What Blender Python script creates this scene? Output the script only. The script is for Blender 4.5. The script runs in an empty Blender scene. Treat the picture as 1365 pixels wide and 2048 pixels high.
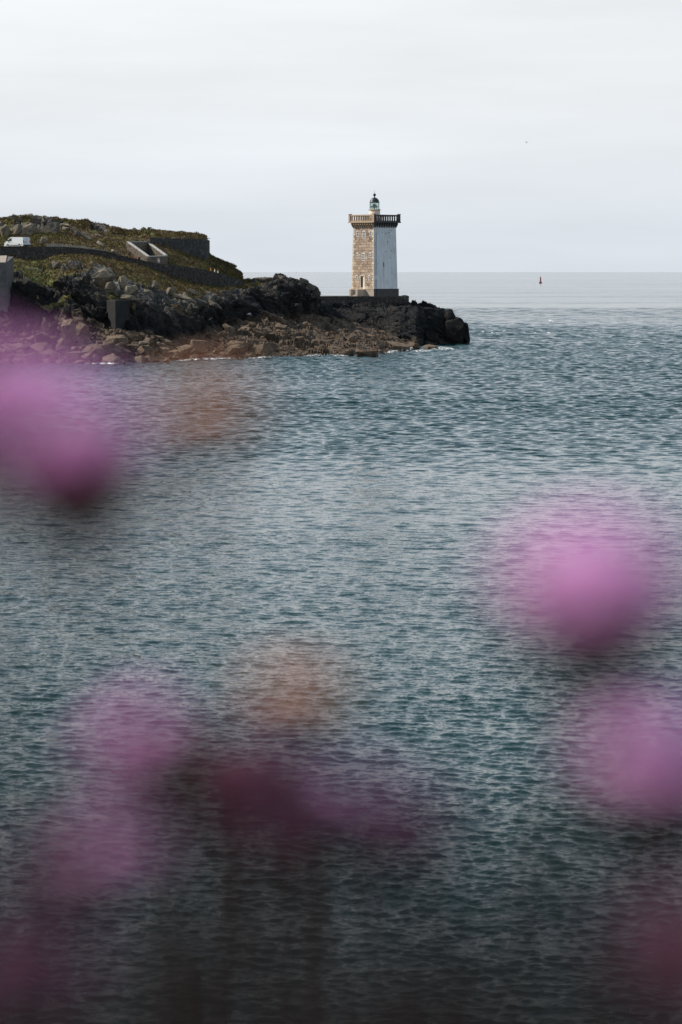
import bpy, bmesh, math, random
import numpy as np
from mathutils import Vector, Matrix

random.seed(7)
RNG = np.random.default_rng(7)
SC = bpy.context.scene
COL = SC.collection
R = math.radians

# ------------------------------------------------------------------ camera
CAMZ = 14.4
LENS = 85.0
FPX = 2048 / 36.0 * LENS                     # focal length in photo pixels
PITCH = math.atan(481 / FPX)
cam_d = bpy.data.cameras.new("camera")
cam = bpy.data.objects.new("camera", cam_d)
COL.objects.link(cam)
cam.location = (0, 0, CAMZ)
cam.rotation_euler = (math.pi / 2 - PITCH, 0, 0)
cam_d.sensor_fit = 'VERTICAL'
cam_d.sensor_width = 24
cam_d.sensor_height = 36
cam_d.lens = LENS
cam_d.clip_start = 0.02
cam_d.clip_end = 120000
cam_d.dof.use_dof = True
cam_d.dof.focus_distance = 470
cam_d.dof.aperture_fstop = 3.7
SC.camera = cam

# ------------------------------------------------------------------ sun, sky, exposure
SUN_TO = Vector((-1.105, 0.24, 1.0)).normalized()
SUN_EL = math.asin(SUN_TO.z)
SUN_AZ = math.atan2(SUN_TO.x, SUN_TO.y)
sd = bpy.data.lights.new("sun", 'SUN')
sd.energy = 5.0
sd.angle = R(0.5)
sd.color = (1.0, 0.93, 0.82)
sun = bpy.data.objects.new("sun", sd)
COL.objects.link(sun)
sun.rotation_euler = (-SUN_TO).to_track_quat('-Z', 'Y').to_euler()
sun.location = (-60, 40, 80)

W = bpy.data.worlds.new("World")
SC.world = W
W.use_nodes = True
nt = W.node_tree
nt.nodes.clear()
N = nt.nodes.new
L = nt.links.new
out = N("ShaderNodeOutputWorld")
bg_sky = N("ShaderNodeBackground")
bg_veil = N("ShaderNodeBackground")
mixs = N("ShaderNodeMixShader")
sky = N("ShaderNodeTexSky")
sky.sky_type = 'NISHITA'
sky.sun_disc = False
sky.sun_elevation = SUN_EL
sky.sun_rotation = SUN_AZ
sky.air_density = 1.0
sky.dust_density = 2.0
bg_sky.inputs['Strength'].default_value = 0.07
L(sky.outputs[0], bg_sky.inputs['Color'])
tc = N("ShaderNodeTexCoord")
sep = N("ShaderNodeSeparateXYZ")
L(tc.outputs['Generated'], sep.inputs[0])
ramp = N("ShaderNodeValToRGB")
L(sep.outputs['Z'], ramp.inputs[0])
els = ramp.color_ramp.elements
stops = [(0.0, (0.760, 0.818, 0.890)), (0.03, (0.815, 0.867, 0.925)), (0.07, (0.89, 0.925, 0.955)), (0.11, (0.975, 0.995, 1.02)),
         (0.17, (0.83, 0.92, 1.02)), (0.34, (0.44, 0.59, 0.73)), (1.0, (0.17, 0.27, 0.41))]
els[0].position, els[0].color = stops[0][0], (*stops[0][1], 1)
els[1].position, els[1].color = stops[-1][0], (*stops[-1][1], 1)
for p, c in stops[1:-1]:
    e = els.new(p)
    e.color = (*c, 1)
mp = N("ShaderNodeMapping")
mp.inputs['Scale'].default_value = (2.2, 2.2, 17)
mp.inputs['Rotation'].default_value = (0, R(5), 0)
L(tc.outputs['Generated'], mp.inputs[0])
cn = N("ShaderNodeTexNoise")
cn.inputs['Scale'].default_value = 1.6
cn.inputs['Detail'].default_value = 5
cn.inputs['Roughness'].default_value = 0.5
L(mp.outputs[0], cn.inputs[0])
cr = N("ShaderNodeMapRange")
cr.inputs['From Min'].default_value = 0.3
cr.inputs['From Max'].default_value = 0.72
cr.inputs['To Min'].default_value = 0.89
cr.inputs['To Max'].default_value = 1.07
L(cn.outputs[0], cr.inputs[0])
vm = N("ShaderNodeVectorMath")
vm.operation = 'SCALE'
L(ramp.outputs[0], vm.inputs[0])
L(cr.outputs[0], vm.inputs['Scale'])
L(vm.outputs[0], bg_veil.inputs['Color'])
mixs.inputs[0].default_value = 0.93
L(bg_sky.outputs[0], mixs.inputs[1])
L(bg_veil.outputs[0], mixs.inputs[2])
L(mixs.outputs[0], out.inputs[0])

SC.view_settings.view_transform = 'Standard'
SC.view_settings.look = 'None'
SC.view_settings.exposure = 0
SC.view_settings.gamma = 1
SC.view_settings.use_curve_mapping = False
SC.render.engine = 'CYCLES'
SC.cycles.use_denoising = True
SC.cycles.max_bounces = 8
SC.cycles.transparent_max_bounces = 12


# ------------------------------------------------------------------ helpers
FWD = Vector((0, math.cos(PITCH), -math.sin(PITCH)))
UPV = Vector((0, math.sin(PITCH), math.cos(PITCH)))


def ray(px, py):
    return Vector((1, 0, 0)) * ((px - 682.5) / FPX) + UPV * (-(py - 1024) / FPX) + FWD


def P(px, py, D):
    """world point at forward distance D that the measured pixel looks at"""
    d = ray(px, py)
    return Vector((0, 0, CAMZ)) + d * (D / d.y)


def PW(px, py, z=0.0):
    d = ray(px, py)
    return Vector((0, 0, CAMZ)) + d * ((z - CAMZ) / d.z)


def tag(o, label=None, cat=None, group=None, kind=None):
    if label:
        o['label'] = label
    if cat:
        o['category'] = cat
    if group:
        o['group'] = group
    if kind:
        o['kind'] = kind
    return o


def empty(name, loc=(0, 0, 0), rz=0.0, label=None, cat=None, group=None):
    o = bpy.data.objects.new(name, None)
    COL.objects.link(o)
    o.location = loc
    o.rotation_euler = (0, 0, rz)
    o.empty_display_size = 0.3
    return tag(o, label, cat, group)


def link(name, me, parent=None, mat=None):
    if mat is not None and not me.materials:
        me.materials.append(mat)
    o = bpy.data.objects.new(name, me)
    COL.objects.link(o)
    if parent is not None:
        o.parent = parent
    return o


def np_mesh(name, V, F, mat=None, smooth=False):
    """V (n,3) F (m,k) arrays"""
    V = np.asarray(V, dtype=np.float32)
    F = np.asarray(F, dtype=np.int32)
    me = bpy.data.meshes.new(name)
    k = F.shape[1]
    me.vertices.add(len(V))
    me.vertices.foreach_set("co", V.ravel())
    me.loops.add(F.size)
    me.loops.foreach_set("vertex_index", F.ravel())
    me.polygons.add(len(F))
    me.polygons.foreach_set("loop_start", np.arange(0, F.size, k, dtype=np.int32))
    me.polygons.foreach_set("loop_total", np.full(len(F), k, dtype=np.int32))
    me.polygons.foreach_set("use_smooth", np.full(len(F), smooth))
    me.update(calc_edges=True)
    me.validate()
    if mat is not None:
        me.materials.append(mat)
    return me


def set_attr(me, name, vals):
    a = me.attributes.new(name, 'FLOAT', 'POINT')
    a.data.foreach_set("value", np.asarray(vals, dtype=np.float32))


class MB:
    """collects shapes into one mesh"""

    def __init__(self):
        self.v, self.f = [], []

    def add(self, vs, fs):
        b = len(self.v)
        self.v += [tuple(v) for v in vs]
        self.f += [tuple(b + i for i in f) for f in fs]

    def box(self, x0, x1, y0, y1, z0, z1, M=None):
        vs = [Vector((x, y, z)) for z in (z0, z1) for y in (y0, y1) for x in (x0, x1)]
        if M is not None:
            vs = [M @ v for v in vs]
        self.add(vs, [(0, 2, 3, 1), (4, 5, 7, 6), (0, 1, 5, 4), (2, 6, 7, 3), (0, 4, 6, 2), (1, 3, 7, 5)])

    def hexa(self, b, t):
        """bottom 4 and top 4 points, counter-clockwise seen from above"""
        self.add(list(b) + list(t), [(3, 2, 1, 0), (4, 5, 6, 7), (0, 1, 5, 4), (1, 2, 6, 5), (2, 3, 7, 6), (3, 0, 4, 7)])

    def lathe(self, prof, n=24, cx=0, cy=0, a0=0.0):
        b = len(self.v)
        for r, z in prof:
            for i in range(n):
                a = a0 + 2 * math.pi * i / n
                self.v.append((cx + r * math.cos(a), cy + r * math.sin(a), z))
        for j in range(len(prof) - 1):
            for i in range(n):
                i2 = (i + 1) % n
                self.f.append((b + j * n + i, b + j * n + i2, b + (j + 1) * n + i2, b + (j + 1) * n + i))
        self.f.append(tuple(b + i for i in reversed(range(n))))
        self.f.append(tuple(b + (len(prof) - 1) * n + i for i in range(n)))

    def tube(self, pts, rads, n=6):
        b = len(self.v)
        pts = [Vector(p) for p in pts]
        for k, p in enumerate(pts):
            t = (pts[min(k + 1, len(pts) - 1)] - pts[max(k - 1, 0)]).normalized()
            u = t.cross(Vector((0.13, 0.97, 0.2))).normalized()
            w = t.cross(u)
            for i in range(n):
                a = 2 * math.pi * i / n
                self.v.append(tuple(p + (u * math.cos(a) + w * math.sin(a)) * rads[k]))
        for k in range(len(pts) - 1):
            for i in range(n):
                i2 = (i + 1) % n
                self.f.append((b + k * n + i, b + k * n + i2, b + (k + 1) * n + i2, b + (k + 1) * n + i))
        self.f.append(tuple(b + i for i in reversed(range(n))))
        self.f.append(tuple(b + (len(pts) - 1) * n + i for i in range(n)))

    def mesh(self, name, mat=None, smooth=False):
        me = bpy.data.meshes.new(name)
        me.from_pydata(self.v, [], self.f)
        if smooth:
            for p in me.polygons:
                p.use_smooth = True
        me.update()
        if mat is not None:
            me.materials.append(mat)
        return me

    def build(self, name, mat, parent=None, smooth=False):
        return link(name, self.mesh(name, mat, smooth), parent)


# ---- numpy noise -----------------------------------------------------------
def _h(ix, iy, iz, s):
    h = (ix.astype(np.int64) * 374761393 + iy.astype(np.int64) * 668265263 + iz.astype(np.int64) * 2147483647 + s * 974634777)
    h = (h ^ (h >> 13)) & 0xffffffff
    h = (h * 1274126177) & 0xffffffff
    h = (h ^ (h >> 16)) & 0xffffffff
    h = (h * 2246822519) & 0xffffffff
    h = h ^ (h >> 15)
    return (h & 0xffffff) / float(0xffffff)


def vnoise(p, s=0):
    i = np.floor(p).astype(np.int64)
    f = p - i
    w = f * f * f * (f * (f * 6 - 15) + 10)
    r = 0
    for dx in (0, 1):
        wx = w[:, 0] if dx else 1 - w[:, 0]
        for dy in (0, 1):
            wy = w[:, 1] if dy else 1 - w[:, 1]
            for dz in (0, 1):
                wz = w[:, 2] if dz else 1 - w[:, 2]
                r = r + wx * wy * wz * _h(i[:, 0] + dx, i[:, 1] + dy, i[:, 2] + dz, s)
    return r * 2 - 1


def fbm(p, oct=4, s=0, gain=0.5):
    a, r, t = 1.0, 0, 0
    q = p.copy()
    for k in range(oct):
        r = r + a * vnoise(q, s + k * 17)
        t += a
        a *= gain
        q = q * 2.03 + 11.3
    return r / t


def worley(p, s=0):
    """faceted blocks: per-cell height plus per-cell tilt; returns (facet, crack)"""
    i = np.floor(p).astype(np.int64)
    n = len(p)
    d1 = np.full(n, 9.0)
    d2 = np.full(n, 9.0)
    fac = np.zeros(n)
    for dx in (-1, 0, 1):
        for dy in (-1, 0, 1):
            for dz in (-1, 0, 1):
                cx, cy, cz = i[:, 0] + dx, i[:, 1] + dy, i[:, 2] + dz
                o = np.stack([_h(cx, cy, cz, s + 1), _h(cx, cy, cz, s + 2), _h(cx, cy, cz, s + 3)], 1)
                v = np.stack([cx, cy, cz], 1) + o - p
                d = np.sqrt((v * v).sum(1))
                g = np.stack([_h(cx, cy, cz, s + 4), _h(cx, cy, cz, s + 5), _h(cx, cy, cz, s + 6)], 1) - 0.5
                val = (g * v).sum(1) * 1.6 + (_h(cx, cy, cz, s + 7) - 0.5)
                near = d < d1
                d2 = np.where(near, d1, np.minimum(d2, d))
                fac = np.where(near, val, fac)
                d1 = np.where(near, d, d1)
    return fac, d2 - d1


# ---- materials -------------------------------------------------------------
class NT:
    def __init__(self, name):
        self.m = bpy.data.materials.new(name)
        self.m.use_nodes = True
        self.t = self.m.node_tree
        self.b = self.t.nodes["Principled BSDF"]
        self.out = self.t.nodes["Material Output"]

    def n(self, typ, **kw):
        nd = self.t.nodes.new(typ)
        for k, v in kw.items():
            setattr(nd, k, v)
        return nd

    def l(self, a, b):
        self.t.links.new(a, b)

    def val(self, sock, v):
        if hasattr(v, 'is_output') or isinstance(v, bpy.types.NodeSocket):
            self.l(v, sock)
        else:
            sock.default_value = v

    def coord(self, kind='Object', scale=(1, 1, 1), rot=(0, 0, 0)):
        c = self.n("ShaderNodeTexCoord")
        m = self.n("ShaderNodeMapping")
        m.inputs['Scale'].default_value = scale
        m.inputs['Rotation'].default_value = rot
        self.l(c.outputs[kind], m.inputs[0])
        return m.outputs[0]

    def world(self, scale=(1, 1, 1), rot=(0, 0, 0)):
        c = self.n("ShaderNodeNewGeometry")
        m = self.n("ShaderNodeMapping")
        m.inputs['Scale'].default_value = scale
        m.inputs['Rotation'].default_value = rot
        self.l(c.outputs['Position'], m.inputs[0])
        return m.outputs[0]

    def noise(self, vec, scale, detail=4, rough=0.55, color=False):
        nd = self.n("ShaderNodeTexNoise")
        nd.inputs['Scale'].default_value = scale
        nd.inputs['Detail'].default_value = detail
        nd.inputs['Roughness'].default_value = rough
        self.l(vec, nd.inputs['Vector'])
        return nd.outputs['Color' if color else 0]

    def mapr(self, x, a, b, c=0.0, d=1.0):
        nd = self.n("ShaderNodeMapRange")
        self.val(nd.inputs[0], x)
        for i, v in enumerate((a, b, c, d)):
            self.val(nd.inputs[i + 1], v)
        return nd.outputs[0]

    def math(self, op, a, b=0.0):
        nd = self.n("ShaderNodeMath", operation=op)
        self.val(nd.inputs[0], a)
        self.val(nd.inputs[1], b)
        return nd.outputs[0]

    def mix(self, f, a, b):
        nd = self.n("ShaderNodeMix", data_type='RGBA')
        self.val(nd.inputs[0], f)
        for s, v in ((nd.inputs[6], a), (nd.inputs[7], b)):
            self.val(s, (*v, 1) if isinstance(v, tuple) else v)
        return nd.outputs[2]

    def attr(self, name):
        nd = self.n("ShaderNodeAttribute", attribute_name=name)
        return nd.outputs['Fac']

    def rand(self):
        return self.n("ShaderNodeObjectInfo").outputs['Random']

    def bump(self, h, strength=0.5, dist=0.1):
        nd = self.n("ShaderNodeBump")
        nd.inputs['Strength'].default_value = strength
        nd.inputs['Distance'].default_value = dist
        self.l(h, nd.inputs['Height'])
        self.l(nd.outputs[0], self.b.inputs['Normal'])

    def done(self, base=None, rough=0.9, spec=0.3):
        if base is not None:
            self.val(self.b.inputs['Base Color'], (*base, 1) if isinstance(base, tuple) else base)
        self.val(self.b.inputs['Roughness'], rough)
        self.val(self.b.inputs['Specular IOR Level'], spec)
        return self.m


def plain(name, c, rough=0.8, var=0.25, scale=3.0, spec=0.3, metallic=0.0):
    t = NT(name)
    v = t.coord()
    n = t.noise(v, scale, 5)
    dark = tuple(x * (1 - var) for x in c)
    lite = tuple(min(1, x * (1 + var)) for x in c)
    t.b.inputs['Metallic'].default_value = metallic
    return t.done(t.mix(t.mapr(n, 0.3, 0.7), dark, lite), rough, spec)


def stone_mat(name, cols, rough=0.92, per_object=True, scale=2.0, spots=None):
    """granite-like stone: colour per piece (Object Info) or by large noise, with grain"""
    t = NT(name)
    v = t.coord()
    w = t.world()
    rp = t.n("ShaderNodeValToRGB")
    rp.color_ramp.interpolation = 'LINEAR'
    e = rp.color_ramp.elements
    e[0].position, e[0].color = 0, (*cols[0], 1)
    e[1].position, e[1].color = 1, (*cols[-1], 1)
    for i, c in enumerate(cols[1:-1]):
        q = e.new((i + 1) / (len(cols) - 1))
        q.color = (*c, 1)
    src = t.rand() if per_object else t.mapr(t.noise(w, scale, 3), 0.25, 0.75)
    t.l(src, rp.inputs[0])
    g = t.mapr(t.noise(w, 3.0, 6, 0.7), 0.25, 0.75, 0.68, 1.25)
    nd = t.n("ShaderNodeVectorMath", operation='SCALE')
    t.l(rp.outputs[0], nd.inputs[0])
    t.l(g, nd.inputs['Scale'])
    c = nd.outputs[0]
    if spots:
        c = t.mix(t.mapr(t.noise(w, 0.9, 5, 0.65), 0.58, 0.68), c, spots)
    t.bump(t.noise(w, 9.0, 5, 0.7), 0.5, 0.04)
    return t.done(c, rough)


# rock of the headland, one material for terrain: zones come from the material attributes
def headland_mat():
    t = NT("headland_rock_and_turf")
    w = t.world()
    turf = t.attr("turf")
    weed = t.attr("weed")
    black = t.attr("black")
    pale = t.attr("pale")
    n_big = t.noise(w, 0.12, 5)
    n_mid = t.noise(w, 0.55, 6, 0.62)
    n_fine = t.noise(w, 2.6, 5, 0.65)
    strat = t.noise(t.world((0.5, 0.5, 2.4), (0.0, R(32), 0)), 1.0, 6, 0.65)
    grey = t.mix(t.mapr(strat, 0.32, 0.68), (0.030, 0.027, 0.025), (0.115, 0.103, 0.09))
    ochre = t.mapr(t.noise(w, 0.9, 6, 0.7), 0.57, 0.66)
    grey = t.mix(t.math('MULTIPLY', ochre, 0.75), grey, (0.22, 0.165, 0.075))
    grey = t.mix(t.math('MULTIPLY', t.mapr(t.noise(w, 1.7, 5, 0.7), 0.56, 0.64), 0.7), grey, (0.28, 0.26, 0.22))
    palec = t.mix(t.mapr(n_mid, 0.35, 0.65), (0.20, 0.175, 0.14), (0.36, 0.32, 0.265))
    grey = t.mix(pale, grey, palec)
    brown = t.mix(t.mapr(n_mid, 0.3, 0.7), (0.060, 0.040, 0.027), (0.150, 0.105, 0.072))
    brown = t.mix(t.mapr(n_fine, 0.5, 0.72), brown, (0.030, 0.022, 0.014))
    brown = t.mix(t.mapr(strat, 0.58, 0.75), brown, (0.21, 0.155, 0.11))
    blk = t.mix(t.mapr(n_mid, 0.35, 0.7), (0.005, 0.0047, 0.005), (0.016, 0.0145, 0.0145))
    rock = t.mix(black, grey, blk)
    rock = t.mix(weed, rock, brown)
    g = t.mix(t.mapr(n_mid, 0.36, 0.64), (0.034, 0.032, 0.010), (0.19, 0.165, 0.045))
    g = t.mix(t.mapr(n_big, 0.38, 0.54), g, t.mix(t.mapr(n_fine, 0.35, 0.65), (0.050, 0.032, 0.018), (0.20, 0.14, 0.065)))
    g = t.mix(t.mapr(n_fine, 0.50, 0.64), g, (0.018, 0.017, 0.008))
    lush = t.attr("lush")
    g = t.mix(lush, g, t.mix(t.mapr(n_fine, 0.3, 0.7), (0.06, 0.085, 0.018), (0.13, 0.155, 0.04)))
    edge = t.mapr(t.math('ADD', turf, t.mapr(n_mid, 0.25, 0.75, -0.5, 0.5)), 0.42, 0.58)
    c = t.mix(edge, rock, g)
    t.bump(t.math('ADD', n_fine, t.math('MULTIPLY', strat, 1.2)), 0.6, 0.25)
    zz = t.n("ShaderNodeSeparateXYZ")
    t.l(t.world(), zz.inputs[0])
    wet = t.mapr(t.math('ADD', zz.outputs['Z'], t.math('MULTIPLY', n_mid, 1.2)), 0.5, 1.3, 1.0, 0.0)
    c = t.mix(wet, c, t.mix(n_fine, (0.012, 0.010, 0.008), (0.035, 0.026, 0.018)))
    return t.done(c, t.mapr(wet, 0, 1, 0.92, 0.35), 0.3)


def rock_mat(name, kind):
    t = NT(name)
    w = t.world()
    v = t.coord()
    r = t.rand()
    n_mid = t.noise(w, 0.9, 6, 0.62)
    n_fine = t.noise(w, 3.2, 5, 0.65)
    if kind == 'weed':
        a = t.mix(r, (0.066, 0.043, 0.028), (0.155, 0.108, 0.072))
        c = t.mix(t.mapr(n_mid, 0.35, 0.68), a, (0.185, 0.135, 0.095))
        c = t.mix(t.mapr(n_fine, 0.52, 0.7), c, (0.032, 0.023, 0.015))
    elif kind == 'pale':
        a = t.mix(r, (0.13, 0.105, 0.08), (0.33, 0.27, 0.20))
        c = t.mix(t.mapr(n_mid, 0.4, 0.7), a, (0.07, 0.06, 0.048))
        c = t.mix(t.math('MULTIPLY', t.mapr(n_fine, 0.57, 0.66), 0.7), c, (0.30, 0.22, 0.07))
    else:
        a = t.mix(r, (0.035, 0.03, 0.026), (0.105, 0.09, 0.073))
        c = t.mix(t.mapr(n_mid, 0.45, 0.7), a, (0.15, 0.125, 0.10))
        c = t.mix(t.math('MULTIPLY', t.mapr(n_fine, 0.6, 0.68), 0.7), c, (0.22, 0.16, 0.06))
    t.bump(t.math('ADD', n_mid, n_fine), 0.8, 0.2)
    zz = t.n("ShaderNodeSeparateXYZ")
    t.l(t.world(), zz.inputs[0])
    wet = t.mapr(t.math('ADD', zz.outputs['Z'], t.math('MULTIPLY', n_mid, 1.2)), 0.5, 1.3, 1.0, 0.0)
    c = t.mix(wet, c, t.mix(n_fine, (0.012, 0.010, 0.008), (0.035, 0.026, 0.018)))
    return t.done(c, t.mapr(wet, 0, 1, 0.92, 0.35), 0.3)


M_ROCK = headland_mat()
M_WEED = rock_mat("weed_brown_rock", 'weed')
M_PALE = rock_mat("lichen_pale_rock", 'pale')
M_GREY = rock_mat("grey_rock", 'grey')
M_WALL = stone_mat("dark_rubble_stone", [(0.022, 0.021, 0.022), (0.06, 0.054, 0.05), (0.125, 0.112, 0.10)], per_object=False, scale=2.6, spots=(0.17, 0.15, 0.12))
M_MORTAR = plain("dark_mortar", (0.032, 0.030, 0.030), 0.95)
M_FORT = stone_mat("fort_stone", [(0.045, 0.043, 0.042), (0.08, 0.075, 0.07), (0.12, 0.11, 0.10)], per_object=False, scale=1.8, spots=(0.16, 0.15, 0.12))
M_ENC = stone_mat("enclosure_stone", [(0.07, 0.058, 0.048), (0.15, 0.125, 0.10), (0.23, 0.19, 0.15)], per_object=False, scale=2.6)
M_COPE = plain("pale_coping", (0.42, 0.40, 0.38), 0.9)
M_CONC = stone_mat("weathered_concrete", [(0.075, 0.07, 0.071), (0.125, 0.117, 0.116), (0.165, 0.154, 0.148)], per_object=False, scale=0.7, spots=(0.04, 0.037, 0.036))
M_CONC_DARK = plain("black_stained_concrete", (0.018, 0.017, 0.0175), .9, .4, 1.0)
M_CONC_TOP = plain("sunlit_concrete_top", (0.34, 0.28, 0.23), 0.9)  # pier cap: lighter tan than the shaft, sunlight put into the colour
M_TOWER = stone_mat("tower_granite", [(0.33, 0.24, 0.18), (0.52, 0.395, 0.295), (0.40, 0.28, 0.205), (0.58, 0.46, 0.35), (0.23, 0.155, 0.115), (0.50, 0.38, 0.285)], spots=(0.24, 0.155, 0.12))
M_TMORT = plain("tower_mortar", (0.36, 0.285, 0.23), 0.95)
M_QUOIN = stone_mat("tower_quoin", [(0.62, 0.51, 0.39), (0.74, 0.63, 0.50), (0.66, 0.55, 0.43)])
M_GALL = stone_mat("gallery_granite", [(0.40, 0.295, 0.205), (0.50, 0.38, 0.275)])
M_PLINTH = stone_mat("plinth_granite", [(0.34, 0.28, 0.23), (0.46, 0.38, 0.31), (0.54, 0.44, 0.35)], per_object=False, scale=1.2)
M_SEAW = stone_mat("seaward_dark_granite", [(0.055, 0.05, 0.05), (0.095, 0.085, 0.08), (0.075, 0.068, 0.066)], per_object=False, scale=1.5)  # darker granite for two sides of plinth and gallery
M_WHITE = plain("white_frame_paint", (0.80, 0.79, 0.76), 0.5, 0.05)
M_DARK = plain("dark_iron", (0.022, 0.024, 0.028), 0.45, 0.3, spec=0.5)
M_PANE = plain("dark_pane", (0.012, 0.013, 0.015), 0.12, 0.2, spec=0.5)
M_DOOR = plain("brown_door", (0.045, 0.030, 0.022), 0.6)


def tower_white():
    t = NT("white_limewash")
    v = t.coord()
    streak = t.noise(t.coord('Object', (1.6, 1.6, 0.16)), 1.6, 6, 0.62)
    blot = t.noise(v, 0.55, 6, 0.6)
    c = t.mix(t.mapr(streak, 0.50, 0.80), (0.75, 0.765, 0.775), (0.44, 0.43, 0.40))
    c = t.mix(t.math('MULTIPLY', t.mapr(blot, 0.5, 0.72), 0.6), c, (0.55, 0.53, 0.49))
    sp = t.mapr(t.noise(t.coord('Object', (1, 1, 0.5)), 2.3, 3, 0.5), 0.70, 0.76)
    c = t.mix(sp, c, (0.20, 0.18, 0.16))
    t.bump(t.noise(v, 5.0, 5, 0.6), 0.25, 0.03)
    return t.done(c, 0.85)


M_LIME = tower_white()


def glass_mat():
    t = NT("lantern_glass")
    t.t.nodes.remove(t.b)
    g = t.n("ShaderNodeBsdfGlossy")
    g.inputs['Roughness'].default_value = 0.03
    tr = t.n("ShaderNodeBsdfTransparent")
    tr.inputs[0].default_value = (0.90, 0.97, 0.95, 1)
    mx = t.n("ShaderNodeMixShader")
    mx.inputs[0].default_value = 0.06
    t.l(tr.outputs[0], mx.inputs[1])
    t.l(g.outputs[0], mx.inputs[2])
    t.l(mx.outputs[0], t.out.inputs[0])
    return t.m


M_GLASS = glass_mat()

# ------------------------------------------------------------------ the sea
WIND = R(-102)                                # wave travel direction (towards the viewer, a little to the left)


def sea_mat():
    t = NT("sea_water")
    g = t.n("ShaderNodeNewGeometry")
    sp = t.n("ShaderNodeSeparateXYZ")
    t.l(g.outputs['Position'], sp.inputs[0])
    ln = t.n("ShaderNodeVectorMath", operation='LENGTH')
    t.l(g.outputs['Position'], ln.inputs[0])
    dist = ln.outputs['Value']

    def slope(scale, detail, rough, stretch=0.45):
        v = t.world((stretch, 1.0, 0.0), (0, 0, R(9)))
        nd = t.n("ShaderNodeVectorMath", operation='SUBTRACT')
        t.l(t.noise(v, scale, detail, rough, True), nd.inputs[0])
        nd.inputs[1].default_value = (0.5, 0.5, 0.5)
        return nd.outputs[0]

    def scaled(v, s):
        nd = t.n("ShaderNodeVectorMath", operation='SCALE')
        t.l(v, nd.inputs[0])
        t.val(nd.inputs['Scale'], s)
        return nd.outputs[0]

    def addv(a, b):
        nd = t.n("ShaderNodeVectorMath", operation='ADD')
        t.l(a, nd.inputs[0])
        t.l(b, nd.inputs[1])
        return nd.outputs[0]

    # wind patches and tide lines change how rough the surface is
    patch = t.noise(t.world((0.006, 0.018, 0.0)), 1.0, 4, 0.6)
    streak = t.noise(t.world((0.0035, 0.03, 0.0)), 1.0, 5, 0.65)
    streak2 = t.noise(t.world((0.0010, 0.0055, 0.0)), 1.0, 6, 0.7)
    wob = t.math('MULTIPLY', t.math('SUBTRACT', t.noise(t.world((0.008, 0.012, 0.0)), 1.0, 4, 0.6), 0.5), 120.0)
    yy = t.math('ADD', sp.outputs['Y'], wob)

    def band(c, w):
        q = t.math('DIVIDE', t.math('SUBTRACT', yy, c), w)
        return t.math('POWER', 2.718, t.math('MULTIPLY', t.math('MULTIPLY', q, q), -1.0))

    calm = t.math('MULTIPLY', t.mapr(yy, 560, 720, 1.0, 0.80), t.mapr(t.math('LOGARITHM', dist, 10.0), 2.85, 3.55, 1.0, 0.14))
    calm = t.math('ADD', calm, t.math('MULTIPLY', t.mapr(streak, 0.40, 0.72), t.mapr(dist, 600, 3500, 1.2, 0.9)))
    calm = t.math('ADD', calm, t.math('MULTIPLY', band(945, 24), 1.1))
    calm = t.math('ADD', calm, t.math('MULTIPLY', band(585, 50), 0.55))
    calm = t.math('ADD', calm, t.math('MULTIPLY', t.mapr(streak2, 0.45, 0.66), t.mapr(dist, 640, 1000, 0.0, 2.4)))
    gust = t.mapr(patch, 0.3, 0.7, 0.75, 1.2)
    near = t.mapr(dist, 80, 240, 0.85, 0.36)
    k = t.math('MULTIPLY', t.math('MULTIPLY', calm, gust), near)
    fine = scaled(slope(5.5, 7, 0.78), t.math('MULTIPLY', k, t.mapr(dist, 45, 160, 1.5, 1.0)))
    mid = scaled(slope(1.9, 4, 0.65), t.math('MULTIPLY', k, t.mapr(dist, 60, 480, 0.25, 1.0)))
    far = scaled(slope(0.25, 4, 0.6, 0.2), t.math('MULTIPLY', k, t.mapr(dist, 350, 700, 0.0, 0.9)))
    ripple = scaled(slope(15.0, 4, 0.7, 0.6), t.math('MULTIPLY', k, t.mapr(dist, 45, 200, 0.9, 0.0)))
    s = addv(addv(addv(fine, ripple), mid), far)
    flat = t.n("ShaderNodeVectorMath", operation='MULTIPLY')
    t.l(s, flat.inputs[0])
    flat.inputs[1].default_value = (0.75, 1.0, 0.0)
    nn = t.n("ShaderNodeVectorMath", operation='ADD')
    t.l(g.outputs['Normal'], nn.inputs[0])
    t.l(flat.outputs[0], nn.inputs[1])
    nz = t.n("ShaderNodeVectorMath", operation='NORMALIZE')
    t.l(nn.outputs[0], nz.inputs[0])
    t.l(nz.outputs[0], t.b.inputs['Normal'])
    t.b.inputs['IOR'].default_value = 1.333
    body = t.mix(patch, (0.003, 0.021, 0.020), (0.005, 0.031, 0.029))
    return t.done(body, t.mapr(dist, 100, 900, 0.05, 0.10), 0.5)


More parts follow.
